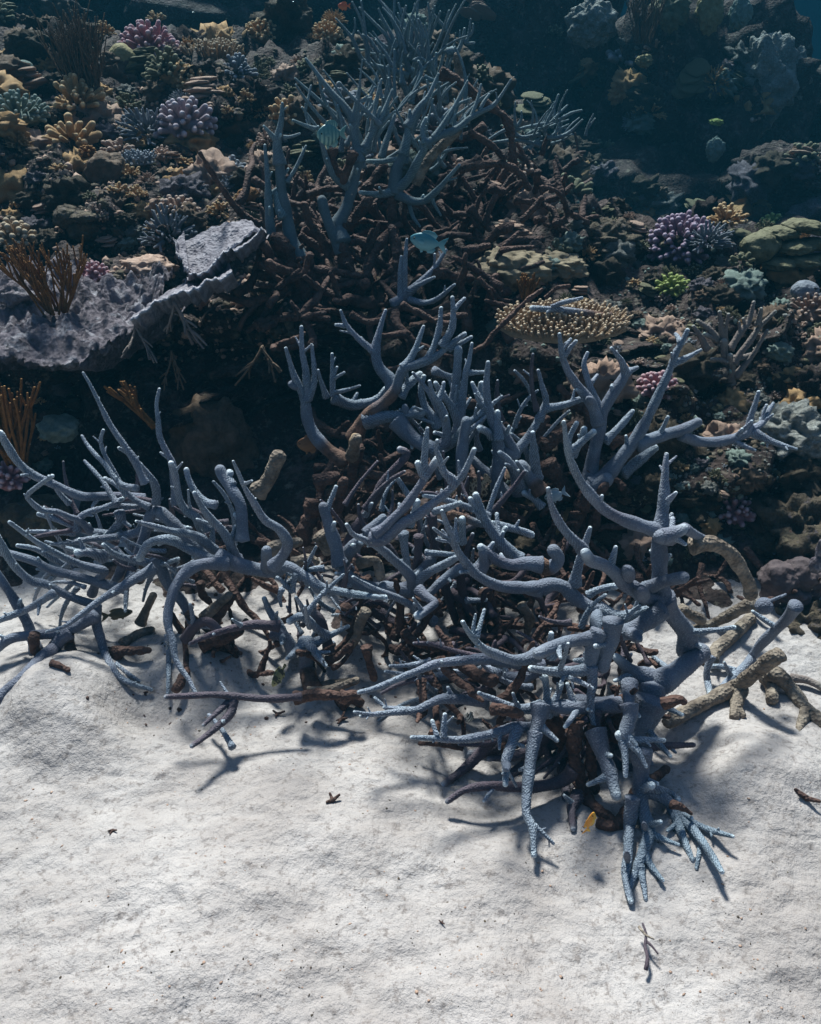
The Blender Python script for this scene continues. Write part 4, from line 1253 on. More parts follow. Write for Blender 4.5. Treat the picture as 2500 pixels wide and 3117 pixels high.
def shelf(name, back, front, Yb, Yf, thick, mk, label, cat, nu=90, nv=30, rough=.02, under=.25, lip=0.0, parent=None, rs=9):
    """a shelf: its top runs from the back edge to the front edge (picture points, each at its own depth), rounds over and runs back underneath"""
    def curve(pts, n):
        pts = np.array(pts, float); L = np.concatenate([[0], np.cumsum(np.linalg.norm(np.diff(pts, axis=0), axis=1))]); L /= L[-1]
        s = np.linspace(0, 1, n); return np.stack([np.interp(s, L, pts[:, k]) for k in range(pts.shape[1])], 1)
    b = curve(back, nu); f = curve(front, nu); V = []
    for i in range(nu):
        yb = Yb if b.shape[1] < 3 else b[i, 2]; yf = Yf if f.shape[1] < 3 else f[i, 2]
        pb, pf = at(b[i, 0], b[i, 1], yb), at(f[i, 0], f[i, 1], yf)
        for j in range(nv):
            t = j / (nv - 1); p = pb.lerp(pf, t); p.z += lip * max(0, t - .8) / .2
            V.append(p + Vector((0, 0, rough * (fbm(p * rs, 4) + .5 * fbm(p * rs * 3.3, 2)) * (1 - .6 * t ** 6))))
        pf = pf + Vector((0, rough * 1.1 * fbm(Vector((i * .16, 3, rs)), 4), rough * .35 * fbm(Vector((i * .21, 7, rs)), 3))); V[-1] = V[-1].lerp(pf, .8)
        for t in np.linspace(.12, 1, 9):
            dz = thick * min(1, t * 1.8); dyy = under * t ** 1.3
            p = pf + Vector((0, dyy, lip - dz)); V.append(p + Vector((0, -1, 0)) * rough * .5 * fbm(p * 14, 3))
    q = grid_faces(nv + 9, nu)
    V = np.array(V)
    base = Vector(V.mean(0)); base.z = V[:, 2].min()
    return V, q, base

# lilac ledge at the left, with a ruffled plate coral growing out of its end
bk = [(-120, 850), (60, 800), (230, 800), (330, 850), (420, 865), (480, 830), (530, 800)]
fr_ = [(-120, 1100), (60, 1090), (130, 1112), (250, 1100), (300, 1060), (360, 1030), (425, 1000), (470, 930)]
V, q, base = shelf('ledge', [(x, y, 2.62) for x, y in bk], [(x, y, 2.12 if x < 260 else 2.12 + (x - 260) * .0009) for x, y in fr_], 2.6, 2.1, .10, 'ledge', '', '', 170, 60, .05, .5, rs=11)
o = obj('rock_ledge', mesh('rock_ledge', V - np.array(base), q, M['ledge'])); o.location = base
tag(o, 'lilac-grey crusted rock ledge overhanging the dark hollow at left', 'rock ledge')
root = None
PLATES = [
    ([(545, 745, 2.62), (640, 690, 2.64), (735, 668, 2.66), (765, 672, 2.66)], [(560, 830, 2.42), (600, 880, 2.4), (640, 830, 2.42), (700, 770, 2.46), (770, 705, 2.5), (800, 706, 2.55)], .035),
    ([(560, 860, 2.5), (640, 820, 2.5), (740, 740, 2.56), (800, 700, 2.6)], [(575, 846, 2.28), (640, 822, 2.3), (668, 790, 2.33), (700, 765, 2.36), (755, 745, 2.4), (797, 708, 2.46)], .05),
    ([(420, 960, 2.5), (500, 890, 2.5), (590, 850, 2.5), (690, 800, 2.5)], [(398, 975, 2.16), (432, 952, 2.17), (500, 920, 2.19), (545, 890, 2.2), (600, 880, 2.22), (650, 862, 2.24), (690, 845, 2.26), (709, 826, 2.28)], .062),
    ([(530, 750, 2.6), (560, 700, 2.62)], [(528, 730, 2.5), (545, 790, 2.42), (575, 830, 2.4)], .05),
]
for k, (b_, f_, th) in enumerate(PLATES):
    V, q, base = shelf('plate', b_, f_, 0, 0, th, 'lilac', '', '', 120, 30, .011, .16, .010, rs=16)
    # ruffled rim
    if root is None:
        root = empty('plate_coral', base, 'lilac ruffled plate coral with pale upturned rims on the end of the ledge', 'plate coral')
    VV = V - np.array(root.location)
    nvv = 39; idx = np.arange(len(VV)) % nvv; col_i = np.arange(len(VV)) // nvv
    ruff = np.array([.006 * fbm(Vector((c_ * .12, k * 7.0, 0)), 3) + .003 * noise.noise(Vector((c_ * .9, k, 4))) for c_ in col_i]) + .003 * np.sin(col_i * .21 + k) + .007 * np.sin(col_i * .11 + 2 * k) + .0025 * np.sin(col_i * .53 + 3 * k)
    wgt = np.clip((idx - 19) / 11, 0, 1)
    VV[:, 2] += ruff * .6 * wgt; VV[:, 1] += ruff * 1.1 * wgt
    tipv = np.clip(1 - np.abs(idx - 29.0) / 1.3, 0, 1) * .5
    obj('plate', mesh('plate', VV, q, M['plate'] if 'plate' in M else M['lilac'], {'tip': tipv}), root)

# pink, purple and tan heads that stand out one by one
fingers(457, 115, 92, 'pink', 'pink cauliflower coral on the crest at upper left', n=80, fr=.075, fl=.42)
fingers(565, 345, 92, 'lilac', 'pale grey-pink cauliflower coral on the upper left slope', n=60, fr=.085, fl=.5)
fingers(545, 625, 62, 'tanhead', 'pinkish-tan knobby finger coral above the lilac plate', n=50, fr=.105, fl=.42)
fingers(588, 560, 46, 'bluegrey', 'blue-grey spiky coral head behind the pinkish-tan knobby one', n=50, fr=.06, fl=.5, knob=-.3)
fingers(700, 548, 40, 'bluegrey', 'blue-grey spiky coral head beside the orange dome', n=40, fr=.07, fl=.5, knob=-.3)
fingers(285, 815, 46, 'pink', 'small pink knobby coral beside the orange sticks on the ledge', n=45, fr=.11, fl=.4)
fingers(45, 700, 68, 'cream', 'tan finger coral at the left edge above the ledge', n=46, fr=.12, fl=.45)
fingers(795, 85, 55, 'ochre', 'orange-tan cauliflower coral on the crest left of the teal bush', n=60, fr=.09, fl=.4)
fingers(997, 90, 50, 'ochre', 'blurred orange-tan coral head behind the teal bush', n=60, fr=.08, fl=.4)
fingers(395, 405, 46, 'ochre', 'ochre finger coral in the middle of the left slope', n=36, fr=.1, fl=.5)
fingers(292, 398, 36, 'orange', 'orange knobby coral left of the ochre finger coral', n=36, fr=.12, fl=.4)
fingers(268, 456, 28, 'orange', 'small orange knob coral under the orange knobby coral', n=26, fr=.14, fl=.4)
fingers(495, 460, 32, 'tanhead', 'small tan coral below the grey-pink cauliflower', n=30, fr=.11, fl=.5)
fingers(60, 310, 90, 'greygreen', 'grey-green bushy coral at the left edge', n=80, fr=.06, fl=.45, flat=.6)
fingers(595, 230, 55, 'ochre', 'ochre crusty coral beneath the yellow dome', n=50, fr=.1, fl=.4)
fingers(2073, 700, 112, 'purple', 'large purple cauliflower coral on the right slope', n=150, fr=.062, fl=.34)
fingers(1825, 438, 84, 'lilac', 'lilac-pink cauliflower coral behind the yellow mound', n=90, fr=.06, fl=.35, flat=.7)
fingers(1822, 478, 78, 'yellow', 'yellow-tan finger coral mound in front of the lilac one', n=80, fr=.06, fl=.35, flat=.6)
fingers(2000, 1155, 58, 'pink', 'bright pink knobby coral behind the blue antler arms', n=44, fr=.125, fl=.38)
fingers(2230, 1530, 64, 'pink', 'pink knobby coral low on the dark wall at right', n=44, fr=.125, fl=.4)
fingers(2043, 852, 56, 'green', 'bright yellow-green coral tuft under the purple coral', n=46, fr=.1, fl=.5, flat=.7)
fingers(2150, 575, 56, 'olive', 'olive finger coral right of the leather coral', n=40, fr=.1, fl=.45)
fingers(2325, 548, 62, 'yellow', 'dull yellow finger coral on the far right slope', n=40, fr=.12, fl=.45)
fingers(2245, 628, 32, 'greygreen', 'grey-green coral tuft under the dull yellow one', n=30, fr=.12, fl=.45)
fingers(2350, 665, 34, 'green', 'pale green coral tuft above the stacked plates', n=26, fr=.13, fl=.4)
fingers(2460, 920, 66, 'tanhead', 'tan bushy coral at the right edge', n=50, fr=.075, fl=.5)
fingers(807, 910, 62, 'brown', 'dark brown spiky coral beside the ledge end', n=60, fr=.045, fl=.6, knob=-.3)
fingers(30, 1430, 60, 'pink', 'dull pink knobby coral at the left edge below the orange clump', n=40, fr=.12, fl=.4, Y=2.05)
fingers(1130, 290 + 10, 30, 'ochre', 'small ochre coral behind the slender branches', n=30, fr=.13, fl=.4)
fingers(2060, 480, 58, 'tanhead', 'fluffy tan coral on top of the olive leather coral', n=80, fr=.06, fl=.35)
table(645, 172, 80, 30, 'cream', 'cream table coral with upright fingers on the upper left crest', n=90, tilt=.1, fl=.42, fr=.05)
table(1715, 985, 205, 58, 'cream', 'tan table coral with stubby fingers under the loose blue stick', n=300, Y=2.2, tilt=.24, fl=.13, fr=.022)
table(415, 490, 58, 20, 'bluegrey', 'small pale spiky table coral above the brown disc', n=60, tilt=.1, fl=.35, fr=.05)
mound(374, 168, 45, 50, 'yellow', 'smooth dull yellow dome coral below the pink cauliflower', amp=.08, amp2=.02)
mound(74, 212, 38, 42, 'greygreen', 'dim grey-green dome coral at upper left', amp=.1, amp2=.03)
mound(757, 588, 38, 32, 'orange', 'small orange dome coral left of the slender trunks', amp=.2, amp2=.1)
mound(1555, 800, 115, 62, 'dots', 'tan dotted mound coral with a rough rim in the centre right', amp=.22, fs=2.2, sub=5, amp2=.16)
mound(1690, 800, 90, 40, 'dots', 'low tan crust beside the dotted mound', amp=.3, fs=2.4, sub=5, amp2=.15)
mound(1822, 720, 112, 74, 'brown_rock', 'dark knobbly coral boulder left of the purple coral', amp=.2, fs=3, sub=5, amp2=.22, name='knobbly_boulder')
mound(2450, 872, 42, 30, 'bluegrey', 'smooth blue-grey dome coral near the right edge', amp=.06, amp2=.0)
mound(1738, 812, 17, 16, 'green', 'small yellow ball sponge on the dotted mound', amp=.06, amp2=.0, cat='sponge', name='ball_sponge')
mound(640, 1300, 130, 150, 'brown', 'dim knobby brown coral boulder inside the dark hollow', Y=2.34, amp=.3, fs=2.4, amp2=.2)
mound(180, 1290, 60, 36, 'greygreen', 'dim grey-green coral lump behind the tall blue fingers', Y=2.2, amp=.3, fs=2)
mound(110, 1560, 110, 70, 'brown_rock', 'dark brown reef rock behind the left staghorn', Y=2.0, amp=.3, fs=2, amp2=.15, name='reef_rock', cat='rock')
mound(450, 805, 80, 36, 'tanhead', 'lumpy pinkish-tan crust coral on the ledge', amp=.35, fs=2.6, amp2=.2)
mound(60, 880, 62, 40, 'ledge', 'rounded lilac lump with a pit on the ledge at the left edge', Y=2.4, amp=.25, fs=2, amp2=.1)
mound(2395, 1290, 125, 88, 'pale_rock', 'pale knobbly rock boulder behind the pale forked arm tip', amp=.35, fs=2.6, sub=5, amp2=.22, name='reef_boulder', cat='rock')
mound(2470, 1900, 130, 110, 'brown_rock', 'dark crusted rock at the right edge below the mauve lobes', Y=1.66, amp=.4, fs=2.2, sub=5, amp2=.2, name='reef_rock', cat='rock')
mound(2440, 1590, 150, 130, 'brown_rock', 'dark crusted rock at the right edge above the mauve lobes', Y=1.92, amp=.4, fs=2.2, sub=5, amp2=.2, name='reef_rock', cat='rock')
lobes(2010, 545, 95, 'olive', 'smooth olive leather coral folded into lobes', [(-.55, .35, .42, .36, 0), (-.2, 0, .42, .44, .05), (.3, .3, .5, .42, -.1), (.55, .05, .3, .36, .05), (.05, .45, .42, .3, -.15)])
lobes(1870, 545, 45, 'olive', 'small olive domed coral beside the leather coral', [(-.3, .2, .6, .5, 0), (.5, .3, .6, .5, -.1), (.1, .7, .8, .4, 0)])
lobes(2400, 740, 125, 'olive', 'stack of rounded olive coral plates on the right slope', [(-.75, .1, .45, .36, 0), (-.25, -.2, .4, .14, .2), (.25, -.35, .45, .14, .3), (.7, -.25, .4, .14, .3), (.05, .1, .45, .15, 0), (.6, .05, .4, .15, .1), (-.3, .45, .42, .15, -.2), (.3, .4, .45, .16, -.2), (.8, .4, .4, .16, -.1)], part='plate')
lobes(330, 520, 72, 'brown', 'upright round brown disc coral on the left slope', [(0, .1, .8, .85, 0), (-.6, .9, .5, .4, .1), (.6, .8, .4, .4, .1)], name='disc_coral', part='disc')
lobes(245, 640, 72, 'brown_rock', 'spreading brown leather coral with a folded edge on the left slope', [(-.5, .3, .6, .5, 0), (.4, .2, .8, .22, -.1), (.1, .8, .7, .5, .1)])
lobes(2395, 1765, 105, 'clam', 'mauve lobed clam-like coral at the right edge', [(-.3, -.1, .58, .55, 0), (.25, -.25, .5, .5, .05), (.05, .25, .48, .3, -.2), (.6, .1, .45, .5, .1), (-.35, .5, .4, .4, -.05)], Y=1.75)
lobes(2490, 1690, 50, 'ledge', 'pale ribbed shell edge beside the mauve lobes', [(0, -.5, .3, .9, 0), (.25, -.2, .3, .9, .1), (-.1, .5, .4, .6, -.1)], Y=1.72, name='giant_clam', cat='shell', part='shell')
clump(165, 930, 180, 190, 'orange', 'orange-brown stick coral standing on the lilac ledge', n=30, rad=.017, spread=.62, Y=2.33, fork=3, up=(-.12, 0, 1))
clump(110, 830, 120, 60, 'orange', 'leaning orange stick coral left of the bigger orange clump', n=7, rad=.035, spread=.3, up=(-.8, 0, .7), Y=2.36)
clump(50, 1390, 240, 120, 'orange', 'dull orange stick coral clump at the left edge below the ledge', n=28, rad=.019, spread=.35, Y=2.06)
clump(450, 1285, 150, 40, 'orange', 'bright orange knobbed coral slanting in the dark hollow', n=4, rad=.036, up=(-.66, 0, .8), spread=.12, fork=7, Y=2.12)
clump(1600, 890, 66, 70, 'orange', 'small orange stick coral at the rim of the dotted mound', n=12, rad=.05, Y=2.42)
clump(280, 330, 235, 120, 'brown', 'dark brown feathery soft coral bush on the upper left slope', n=60, rad=.009, spread=.28, up=(-.15, 0, 1), fork=3, seg=6)
clump(1960, 120, 120, 120, 'brown', 'dim brown fan of fine sticks before the far reef', n=26, rad=.016, Y=5.6, fork=2, seg=6)
for px, py, h, lab in ((415, 1010, 120, 'small pale branching coral hanging under the ledge lip'), (535, 940, 150, 'longer pale branching coral hanging beside the plate rim'),
                       (525, 1090, 110, 'dim branching coral hanging in the dark hollow under the plate'), (800, 1075, 130, 'dim grey branching coral in the hollow right of the ledge')):
    clump(px, py, h, 40, 'greybrown' if 'pale' in lab else 'brown', lab, n=3, rad=.028, up=(.1, -.2, -1), spread=.6, fork=3, Y=2.2, seg=7, name='hanging_coral')

# far reef heads, dim through the water
def far_head(px, py, rx, ry, Y, mk, label, seed=0):
    c = at(px, py, Y); R = rx * depth(c) / F0; k = ry / rx
    V, q = lump_geo(seed, 1, 1, .30, 1.7, 5, .10)
    V = V * np.array([R, R * .8, R * k])
    nz = np.array([fbm(Vector(v) * 4.2, 3) for v in V]); V += V * (.10 * nz)[:, None]
    o = obj('reef_pinnacle', mesh('reef_pinnacle', V, q, M[mk])); o.location = c
    return tag(o, label, 'reef rock')
far_head(2120, 420, 330, 390, 6.4, 'rock', 'big dark reef pinnacle with a lit rim in the far right water', 3)
far_head(1560, 300, 350, 460, 7.2, 'rock', 'dark reef wall far behind the thicket tips', 9)
far_head(1800, 640, 420, 190, 6.0, 'rock', 'low dark reef rise in front of the far pinnacle', 12)
far_head(2420, 560, 200, 120, 5.2, 'rock', 'dim low reef head at the right edge', 21)
far_head(700, 0, 460, 190, 7.4, 'rock', 'dim reef crest behind the upper left corals', 41)
far_head(1180, 60, 340, 260, 7.8, 'rock', 'dim reef crest behind the teal staghorn bush', 43)
far_head(2600, 430, 190, 230, 6.6, 'rock', 'dark reef shoulder behind the low head at the right edge', 31)
far_head(2330, 250, 90, 130, 6.0, 'pale_rock', 'pale teal coral sheet hanging on the right flank of the far pinnacle', 15)
far_head(2400, 190 + 40, 60, 80, 6.1, 'pale_rock', 'small pale coral sheet at the far pinnacle edge', 25)
far_head(1800, 70, 75, 65, 6.2, 'pale_rock', 'pale rounded coral on top of the far dark wall', 33)
far_head(60, 20, 260, 90, 6.4, 'rock', 'dark reef crest in the far left corner', 27)
far_head(2160, 30, 40, 60, 5.9, 'yellow', 'dull yellow coral head on the rim of the far pinnacle', 5)
far_head(2040, 30, 55, 50, 5.9, 'olive', 'olive coral head at the left of the far pinnacle rim', 6)
far_head(2255, 40, 32, 44, 5.9, 'greygreen', 'small green knob at the top of the far pinnacle', 7)
far_head(2175, 455, 26, 34, 5.4, 'greygreen', 'tiny pale knob low on the far pinnacle', 8)
far_head(1960, 185, 25, 16, 5.6, 'yellow', 'tiny yellow tuft on the dark far wall', 10)
far_head(2180, 372, 22, 10, 5.5, 'green', 'tiny green tuft on the dark far pinnacle', 11)

# ------------------------------------------------------------------ small heads that cover the slope
HEADS = {}
def head_proto(kind, mk, k):
    key = (kind, mk, k)
    if key not in HEADS:
        rr = random.Random(k * 31 + len(kind))
        if kind == 'finger':
            parts, tips = [lump_geo(k, .62, .8, .2, 1.6, 2)], [np.zeros(162 if False else len(lump_geo(k, .62, .8, .2, 1.6, 2)[0]))]
            parts[0] = (parts[0][0], np.hstack([parts[0][1], parts[0][1][:, 2:3]]) if parts[0][1].shape[1] == 3 else parts[0][1])
            fr_k, kn, le = [(.12, .2, .45), (.07, -.35, .6), (.15, .05, .4), (.09, .3, .5), (.06, -.2, .5)][k]; lean = Vector((rr.uniform(-.5, .5), rr.uniform(-.5, .5), .2))
            for d in dirs([44, 70, 26, 56, 80][k], rr, -.1):
                if rr.random() < .15 or fbm(d * 1.7 + Vector((k, 3, 1)), 2) < -.35: continue
                V, q, t_, me = finger_mesh(mk, rr.randint(0, 4), kn, fr_k, le * 1.0)
                d = (d + lean * .3 + Vector((rr.uniform(-.2, .2), rr.uniform(-.2, .2), 0))).normalized()
                A = np.array(d.to_track_quat('Z', 'Y').to_matrix())
                parts.append((V @ A.T * rr.uniform(.6, 1.25) + np.array(d) * .5 * rr.uniform(.8, 1.1), q)); tips.append(t_)
            # the core is three-sided: keep it apart from the four-sided fingers
            V, q = join(parts[1:]); HEADS[key] = mesh('coral_head', V, q, M[mk], {'tip': np.concatenate(tips[1:])})
        elif kind == 'lump':
            V, q = lump_geo(k + 3, 1, .75, .5, 2.6, 4, .24); HEADS[key] = mesh('coral_head', V, q, M[mk])
        elif kind == 'plates':
            parts = []
            for i in range(6):
                V, q = lump_geo(k + i, rr.uniform(.45, .8), .2, .22, 1.4, 3, .04)
                parts.append((V + np.array([rr.uniform(-.4, .4), rr.uniform(-.4, .3), -.2 + i * .14]), q))
            V, q = join(parts); HEADS[key] = mesh('coral_head', V, q, M[mk])
        else:
            V, q = lump_geo(k + 9, 1, .7, .6, 2.0, 4, .2); HEADS[key] = mesh('coral_head', V, q, M[mk])
    return HEADS[key]
KINDS = [  # kind, material, weight left, weight right, label left / right
    ('finger', 'ochre', 3, 1, 'ochre knobby coral'), ('finger', 'tanhead', 2, 2, 'pinkish-tan fingered coral'), ('finger', 'olive', 2, 3, 'olive fingered coral tuft'),
    ('finger', 'bluegrey', 1, 1.2, 'blue-grey fingered coral tuft'), ('lump', 'ochre', 2, .6, 'lumpy ochre crust coral'), ('lump', 'brown', 2, 1.5, 'lumpy brown crust coral'),
    ('lump', 'greygreen', 1, 2, 'lumpy grey-green coral'), ('plates', 'olive', 1, 2, 'stacked olive plate coral'), ('plates', 'tanhead', 1.2, 1.4, 'stacked tan plate coral'),
    ('rock', 'brown_rock', 1.6, 2, 'knobbly dark reef stone'), ('rock', 'pale_rock', .4, 1.6, 'knobbly pale reef stone'), ('rock', 'ledge', .8, .5, 'lilac crusted reef stone')]
rr = random.Random(99); cnt = 0; tries = 0
placed = []
def dark_hollow(x, y): return 230 < x < 1000 and 1090 < y < 1700
while cnt < 560 and tries < 14000:
    tries += 1
    px, py = rr.uniform(-40, 2540), rr.uniform(20, 1900)
    if dark_hollow(px, py): continue
    if 780 < px < 1500 and 560 < py < 1050: continue
    if px < 800 and 760 < py < 1120: continue
    if 900 < px < 1850 and 1050 < py: continue
    p, nrm = hit(px, py, -1)
    if p.y < 1.5 or p.z < .05 or p.y > 6.5: continue
    r = rr.choice([22, 28, 36, 46, 58, 74] if py < 900 else [14, 18, 22, 28, 34]) * rr.uniform(.8, 1.2)
    if py > 1000: r *= .85
    if any(math.hypot(px - a, py - b) < .58 * (r + c) for a, b, c in placed): continue
    placed.append((px, py, r))
    left = px < 1250
    wts = [k[2] if left else k[3] for k in KINDS]
    kind, mk, _, _, lab = rr.choices(KINDS, wts)[0]
    R = r * depth(p) / F0
    o = obj({'finger': 'finger_coral', 'lump': 'crust_coral', 'plates': 'plate_stack_coral', 'rock': 'reef_stone'}[kind], head_proto(kind, mk, rr.randint(0, 4)))
    o.location = p + Vector((0, 0, R * .15)); o.scale = (R, R, R * rr.uniform(.8, 1.1)); o.rotation_euler = (rr.uniform(-.3, .2), rr.uniform(-.25, .25), rr.uniform(0, 6.28))
    tag(o, locate(f"{'tiny' if r < 18 else 'small' if r < 32 else 'fist-sized'} {lab}", px, py), 'coral' if kind != 'rock' else 'rock', f"{lab}s on the {'left' if left else 'right'} slope"); cnt += 1

# bigger crusted boulders that break up the slope
rr = random.Random(314); bl = []; t_ = 0
BM = [mesh('reef_boulder', *lump_geo(60 + k, 1, .85, .55, 1.9, 4, .28), M[('brown_rock', 'rock', 'ochre', 'tanhead', 'brown')[k % 5]]) for k in range(10)]
while len(bl) < 74 and t_ < 4000:
    t_ += 1; px, py = rr.uniform(-20, 2520), rr.uniform(90, 1750)
    if dark_hollow(px, py) or (780 < px < 1560 and 520 < py < 1750) or (px < 860 and 650 < py < 1120) or (px > 1480 and 650 < py < 1080 and px < 1980) or (px < 1250 and py > 1100): continue
    p, nrm = hit(px, py, -1); r = rr.uniform(38, 84)
    if p.z < .05 or p.y > 6 or p.y < 1.5 or any(math.hypot(px - a, py - b) < .8 * (r + c) for a, b, c in bl): continue
    if any(math.hypot(px - l[0], py - l[1]) < 70 for l in LAND): continue
    bl.append((px, py, r)); R = r * depth(p) / F0; k = rr.randint(0, 9)
    o = obj('reef_boulder', BM[k]); o.location = p + Vector((0, .2 * R, -.1 * R)); o.scale = (R, R, R * rr.uniform(.7, 1.1)); o.rotation_euler = (rr.uniform(-.2, .4), rr.uniform(-.3, .3), rr.uniform(0, 6.28))
    tag(o, locate(f"{'big' if r > 62 else 'mid-sized'} rugged {('brown', 'dark', 'ochre-crusted', 'tan-crusted', 'dark brown')[k % 5]} reef boulder", px, py), 'rock', 'rugged boulders on the reef slope')

# dim heads growing on the far reef
rr = random.Random(8)
for cx, cy, rx_, ry_, Yc, n_ in ((2120, 420, 330, 390, 6.4, 30), (1560, 300, 350, 460, 7.2, 16), (1800, 640, 420, 190, 6.0, 18), (2420, 560, 200, 120, 5.2, 10), (700, 0, 460, 190, 7.4, 8), (60, 20, 260, 90, 6.4, 8)):
    for k in range(n_):
        a = rr.uniform(-.2, 3.34); s = rr.uniform(.35, .93); px, py = cx + rx_ * s * math.cos(a), cy - ry_ * s * math.sin(a)
        if not (-60 < px < 2560 and -60 < py < 760): continue
        c0 = at(cx, cy, Yc); Rr = rx_ * depth(c0) / F0
        p = at(px, py, Yc - Rr * .8 * math.sqrt(max(0, 1 - s * s)) * 1.0); r = rr.uniform(26, 62); R = r * depth(p) / F0
        kind, mk, _, _, lab = rr.choice(KINDS)
        o = obj({'finger': 'finger_coral', 'lump': 'crust_coral', 'plates': 'plate_stack_coral', 'rock': 'reef_stone'}[kind], head_proto(kind, mk, rr.randint(0, 4)))
        o.location = p; o.scale = (R, R, R); o.rotation_euler = (rr.uniform(.1, .7), rr.uniform(-.4, .4), rr.uniform(0, 6.28))
        tag(o, locate(f'dim {lab}', px, py), 'coral' if kind != 'rock' else 'rock', 'dim corals on the far reef')

# nodules and turf too fine to count
def ico(): 
    bm = bmesh.new(); bmesh.ops.create_icosphere(bm, subdivisions=1, radius=1)
    V = np.array([v.co[:] for v in bm.verts]); q = np.array([[v.index for v in f.verts] for f in bm.faces]); bm.free(); return V, q
IV, IQ = ico()
def scatter(n, region, rlo, rhi, mk, name, flat=1.0, seed=1, need_reef=True, sq=1.6):
    rg = np.random.default_rng(seed); parts = []; k = 0; t = 0
    while k < n and t < n * 4:
        t += 1
        px, py = rg.uniform(region[0], region[2]), rg.uniform(region[1], region[3])
        if need_reef:
            p, nrm = hit(px, py, -1)
            if p.z < .03 or p.y < 1.4 or p.y > 5: continue
            pos = np.array(p)
        else:
            g = ground(px, py)
            if g.y > 2.0 or fbm(Vector((g.x * 5, g.y * 8, 2)), 3) < rg.uniform(-.25, .5): continue
            pos = np.array((g.x, g.y, sand_z(g.x, g.y)))
        r = rlo * (rhi / rlo) ** (rg.uniform() ** sq)
        s = r * rg.uniform(.6, 1.4, 3) * np.array([1, 1, flat])
        a = rg.uniform(0, 6.28); c, si = math.cos(a), math.sin(a)
        V = IV * (1 + rg.uniform(-.25, .25, (len(IV), 1))) * s; V = np.stack([V[:, 0] * c - V[:, 1] * si, V[:, 0] * si + V[:, 1] * c, V[:, 2]], 1)
        parts.append((V + pos, IQ)); k += 1
    V, q = join(parts); o = obj(name, mesh(name, V, q, M[mk])); tag(o, kind='stuff'); return o
scatter(2600, (-30, 150, 1250, 1100), .004, .018, 'brown_rock', 'reef_rubble', seed=2)
scatter(1500, (-30, 250, 900, 1100), .004, .014, 'tanhead', 'crust_nodules', seed=3)
scatter(3000, (1350, 450, 2530, 1850), .003, .012, 'brown_rock', 'reef_rubble', seed=4)
scatter(900, (1950, 900, 2530, 1500), .002, .008, 'pale_rock', 'pale_nodules', seed=5)
scatter(350, (1500, 450, 2530, 1600), .004, .013, 'greygreen', 'algae_nodules', seed=6)
scatter(1100, (-30, 1750, 2530, 3117), .0005, .0022, 'brown_rock', 'gravel', .5, 7, False, 3.2)
scatter(900, (-30, 1750, 2530, 3117), .0006, .003, 'tanhead', 'shell_gravel', .4, 8, False, 2.6)
scatter(160, (250, 1650, 1750, 2200), .002, .007, 'dead', 'coral_crumbs', .7, 9, False)

# broken pieces that lie on the sand one by one
def chip(px, py, r, mk, label, name='coral_fragment', legs=3, cat='coral fragment', group=None):
    g = ground(px, py); z = sand_z(g.x, g.y); R = r * depth(g) / F0; rr = random.Random(int(px + py)); parts = []
    for k in range(legs):
        a = rr.uniform(0, 6.28); d = Vector((math.cos(a), math.sin(a) * .8, rr.uniform(.0, .5))).normalized()
        V, q, _, _ = tube(np.array([d * R * t + Vector((0, 0, .25 * R)) for t in np.linspace(-.1, rr.uniform(.7, 1.1), 6)]), np.linspace(.24 * R, .14 * R, 6), 8, .1, .2, True, k)
        parts.append((V, q))
    V, q = join(parts); o = obj(name, mesh(name, V, q, M[mk])); o.location = (g.x, g.y, z); return tag(o, label, cat, group)
chip(1015, 2465, 26, 'dead', 'small dark coral fragment on the open sand left of centre')
chip(2440, 2480, 34, 'dead', 'dark crumb of dead coral on the sand at the right edge')
chip(1040, 2180, 22, 'dead', 'dark ring-shaped coral crumb near the twig on the sand', legs=4)
chip(845, 2170, 20, 'dead', 'dark coral crumb just under the twig on the sand')
chip(350, 2610 - 60, 16, 'dead', 'tiny dark crumb on the left sand')
chip(1345, 2820, 10, 'dead', 'tiny dark crumb left of the front shadow')
g = ground(1965, 2950); base = Vector((g.x, g.y, sand_z(g.x, g.y)))
root = empty('driftwood_twig', base, 'small dark forked twig stuck in the sand below the front stalk', 'twig')
def wtube(name, mk, pts, r0, r1):
    P = [ground(x, y, z) - base for x, y, z in pts]
    V, q, al, nm = tube(resample([tuple(p) for p in P], .006), np.linspace(r0 * .55, r1 * .55, len(resample([tuple(p) for p in P], .006))), 8, .06, .15, True, 4)
    return obj(name, mesh(name, V, q, M[mk], None), root)
wtube('stem', 'plum', [(1966, 2952, .004), (1972, 2915, .009), (1964, 2878, .008), (1968, 2845, .012), (1957, 2812, .016)], .0062, .003)
wtube('twig', 'plum', [(1968, 2865, .008), (1985, 2880, .008), (2003, 2903, .006)], .004, .002)
wtube('twig', 'tan', [(1945, 2820, .012), (1965, 2845, .014), (1990, 2858, .012)], .004, .002)

